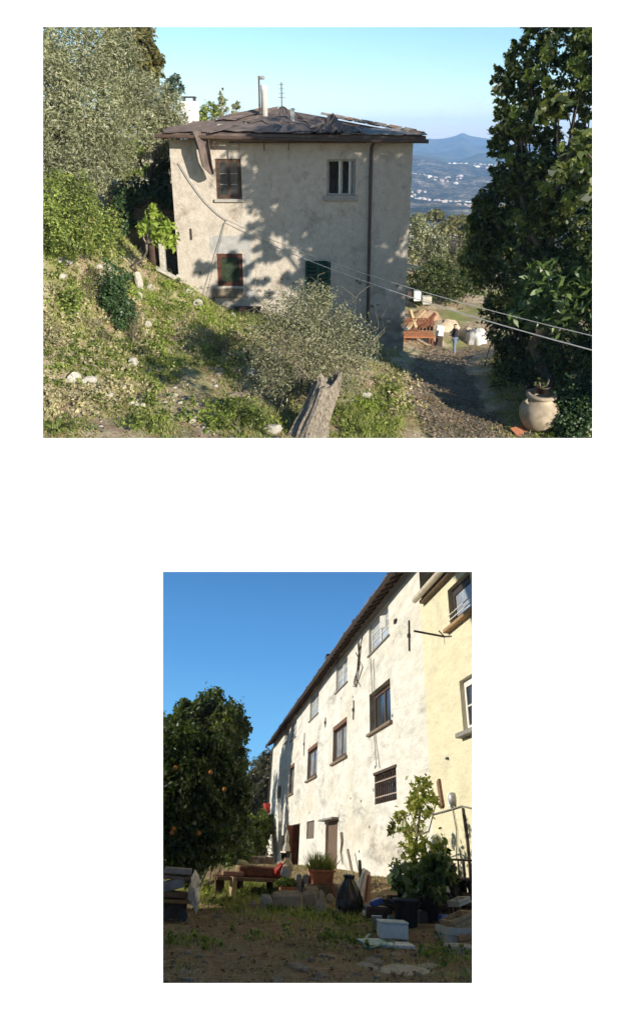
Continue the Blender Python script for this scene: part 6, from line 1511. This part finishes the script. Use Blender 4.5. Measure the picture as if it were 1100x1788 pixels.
    f = [(i * n + k, (i + 1) * n + k, (i + 1) * n + k + 1, i * n + k + 1) for i in range(n - 1) for k in range(n - 1)]
    o = single('plastic_sheet', MB().add(v, f), M('milky_plastic', (.48, .43, .34), (.34, .29, .22), 5, .4, .2, .5), tuple(q), 'creased milky plastic sheet hanging off the cart', 'plastic sheet', place='B')
    m = o.modifiers.new('s', 'SOLIDIFY'); m.thickness = .012
    # red thing at the far corner of the house, step and low wall
    q = atB(466, 1412, 57); s = sB(q)
    root = thing('red_bucket', 'red and peach coloured bucket hanging by the far house corner', 'bucket', q, place='B')
    part(root, 'bucket', MB().lathe(q, [(0, -7 * s), (5 * s, -7 * s), (7 * s, 7 * s), (6 * s, 7 * s), (5 * s, -5 * s)], 14), RED)
    part(root, 'cloth', MB().obox(q + [-6 * s, -.3, -8 * s], (7 * s, .2, 14 * s), None, .3), M('peach', (.60, .34, .20), (.45, .22, .13), 6))
    part(root, 'post', MB().tube([q + [0, .2, -80 * s], q + [0, .2, 8 * s]], .06, 6), WOOD_DARK)
    a = atB(425, 1500, 45); c = atB(478, 1497, 45)
    single('stone_step', MB().bx((a[0] - c[0], -.5, -.8), (0, .5, 0)), STONE_BROWN, tuple(c), 'low grey ledge in front of the far end of the house', 'ledge', place='B', bevel=.05)
    # garden hose
    pts = []
    for k in range(60):
        t = k / 59
        px = 620 + 60 * t + 14 * math.sin(9 * t); py = 1640 + 22 * t + 9 * math.cos(11 * t)
        g_ = gB(px, py); pts.append(g_ + [0, 0, .03])
    single('garden_hose', MB().tube(pts, .018, 6), M('green_hose', (.03, .20, .13), (.02, .14, .09), 4, .4, 0, .5), (0, 0, 0), 'green garden hose winding on the ground before the white bucket', 'hose', place='B')
    # flat stones set in the yard
    R = [(700, 1700, 70, 12, 'large flat pale slab at the bottom of the yard'), (650, 1678, 22, 6, 'flat grey stone before the garden hose'), (690, 1668, 16, 5, 'small flat stone before the white board'), (735, 1662, 12, 5, 'small flat stone right of the white board'), (640, 1690, 14, 5, 'small flat stone left of the large pale slab'), (570, 1672, 18, 4, 'flat stone in the middle of the yard'), (520, 1690, 24, 6, 'flat brownish stone in the middle foreground'), (480, 1712, 16, 5, 'stone at the bottom edge of the yard'), (750, 1690, 14, 4, 'pale stone right of the large slab'), (560, 1705, 12, 4, 'small stone in the foreground centre'), (700, 1652, 10, 3, 'chip of stone before the polystyrene box'), (320, 1700, 10, 4, 'small stone in the left foreground'), (815, 1700, 16, 6, 'dark stone at the right edge'), (600, 1650, 10, 4, 'small stone left of the garden hose')]
    for i, (px, py, rx, ry, lab) in enumerate(R):
        q = gB(px, py); s = sB(q); rock('stone', lab, q + [0, 0, -.012 if 'large' not in lab else .0], (rx * s, ry * s * (6 if 'large' not in lab else 9), .045), (M('yard_stone', (.34, .28, .21), (.16, .13, .10), 5, .9, .8) if 'pale' not in lab else M('pale_slab', (.50, .43, .33), (.33, .28, .21), 4, .9, .8)), 'flat stones in the yard', 'B', rz=.3 * rng.normal(), kind=i)
props_b()

def cover_b():
    N = 60000
    X = rng.uniform(-5, 6, N); Y = 8.5 + 26 * rng.random(N) ** 1.3
    P = np.c_[X, Y, zB(X, Y)]; px, py = projB(P)
    g = np.zeros(N)
    for cx, cy, rx, ry, d in [(430, 1565, 45, 22, 1.3), (480, 1560, 30, 20, 1.2), (500, 1606, 70, 14, .8), (560, 1608, 60, 18, .8), (400, 1580, 40, 16, .9), (600, 1640, 40, 20, .6), (780, 1680, 50, 20, .8), (350, 1555, 50, 14, .6), (480, 1636, 90, 14, .2), (330, 1650, 50, 14, .5), (640, 1612, 30, 16, .7), (820, 1690, 30, 24, .7)]:
        g = np.maximum(g, d * np.exp(-(((px - cx) / rx) ** 2 + ((py - cy) / ry) ** 2) ** 1.3))
    nz = .6 + .6 * vnoise(X, Y, .7, 21)
    inside = (px > 275) & (px < 835) & (py < 1735) & (X < LW - .1)
    ok = (rng.random(N) < np.clip((.012 + g * .5) * nz * 1.0, 0, 1)) & inside
    hh = .05 + .13 * rng.random(N) ** 2 * (.4 + g)
    tufts('grass', GRASS, P[ok], hh[ok], .0006 * np.linalg.norm(P[ok], axis=1), 8, .07, place='B')
    ok = (rng.random(N) < .10 * nz) & inside
    tufts('dry_grass', DRYGRASS, P[ok], .07, .0006 * np.linalg.norm(P[ok], axis=1), 4, .09, place='B', lean=1.2)
    ok = (rng.random(N) < .14 * nz) & inside
    V, F = leaves_mesh('leaf_litter', [(q + [0, 0, .02], (.10, .10, .015), 4) for q in P[ok]], .055, asp=.5, twig=4, up=1.5)
    struct(link('leaf_litter', qmesh('leaf_litter', V, F), leaf('dead_leaf', None), place='B'), 'stuff')
    ok = (rng.random(N) < np.clip(.10 * g * nz, 0, 1)) & inside
    V, F = leaves_mesh('weeds', [(q + [0, 0, .05], (.12, .12, .07), 16) for q in P[ok]], .07, asp=.6, twig=5)
    struct(link('weeds', qmesh('weeds', V, F), GREEN, place='B'), 'stuff')
    # small rubble
    V = []; F = []; n = 0
    ok = np.where((rng.random(N) < .02 * (1 + 1.5 * (X > 2))) & inside)[0]
    for i in ok:
        s = .012 + .05 * rng.random() ** 3
        c = (rng.normal(size=(8, 3)) * .15 + np.array([(x, y, w) for x in (-1, 1) for y in (-1, 1) for w in (-1, 1)]) * .75) * [s, s, s * .6] + P[i]
        V.append(c); F += [tuple(n + k for k in t) for t in [(0, 1, 3, 2), (4, 6, 7, 5), (0, 4, 5, 1), (2, 3, 7, 6), (0, 2, 6, 4), (1, 5, 7, 3)]]; n += 8
    struct(link('rubble', qmesh('rubble', np.concatenate(V), F), M('yard_stone', None), place='B'), 'stuff')
cover_b()

# ------------------------------------------------------------------ air of the valley
def haze():
    m = bpy.data.materials.new('air'); m.use_nodes = True; nt = m.node_tree; nt.nodes.clear()
    out = nt.nodes.new('ShaderNodeOutputMaterial'); pv = nt.nodes.new('ShaderNodeVolumePrincipled')
    pv.inputs['Color'].default_value = (.30, .54, 1.0, 1); pv.inputs['Density'].default_value = 1.9e-4; pv.inputs['Anisotropy'].default_value = .0
    nt.links.new(pv.outputs[0], out.inputs['Volume'])
    o = MB().bx((-1500, -200, -160), (6500, 6000, 130)).build('haze', m)
    struct(o, 'stuff')
haze()
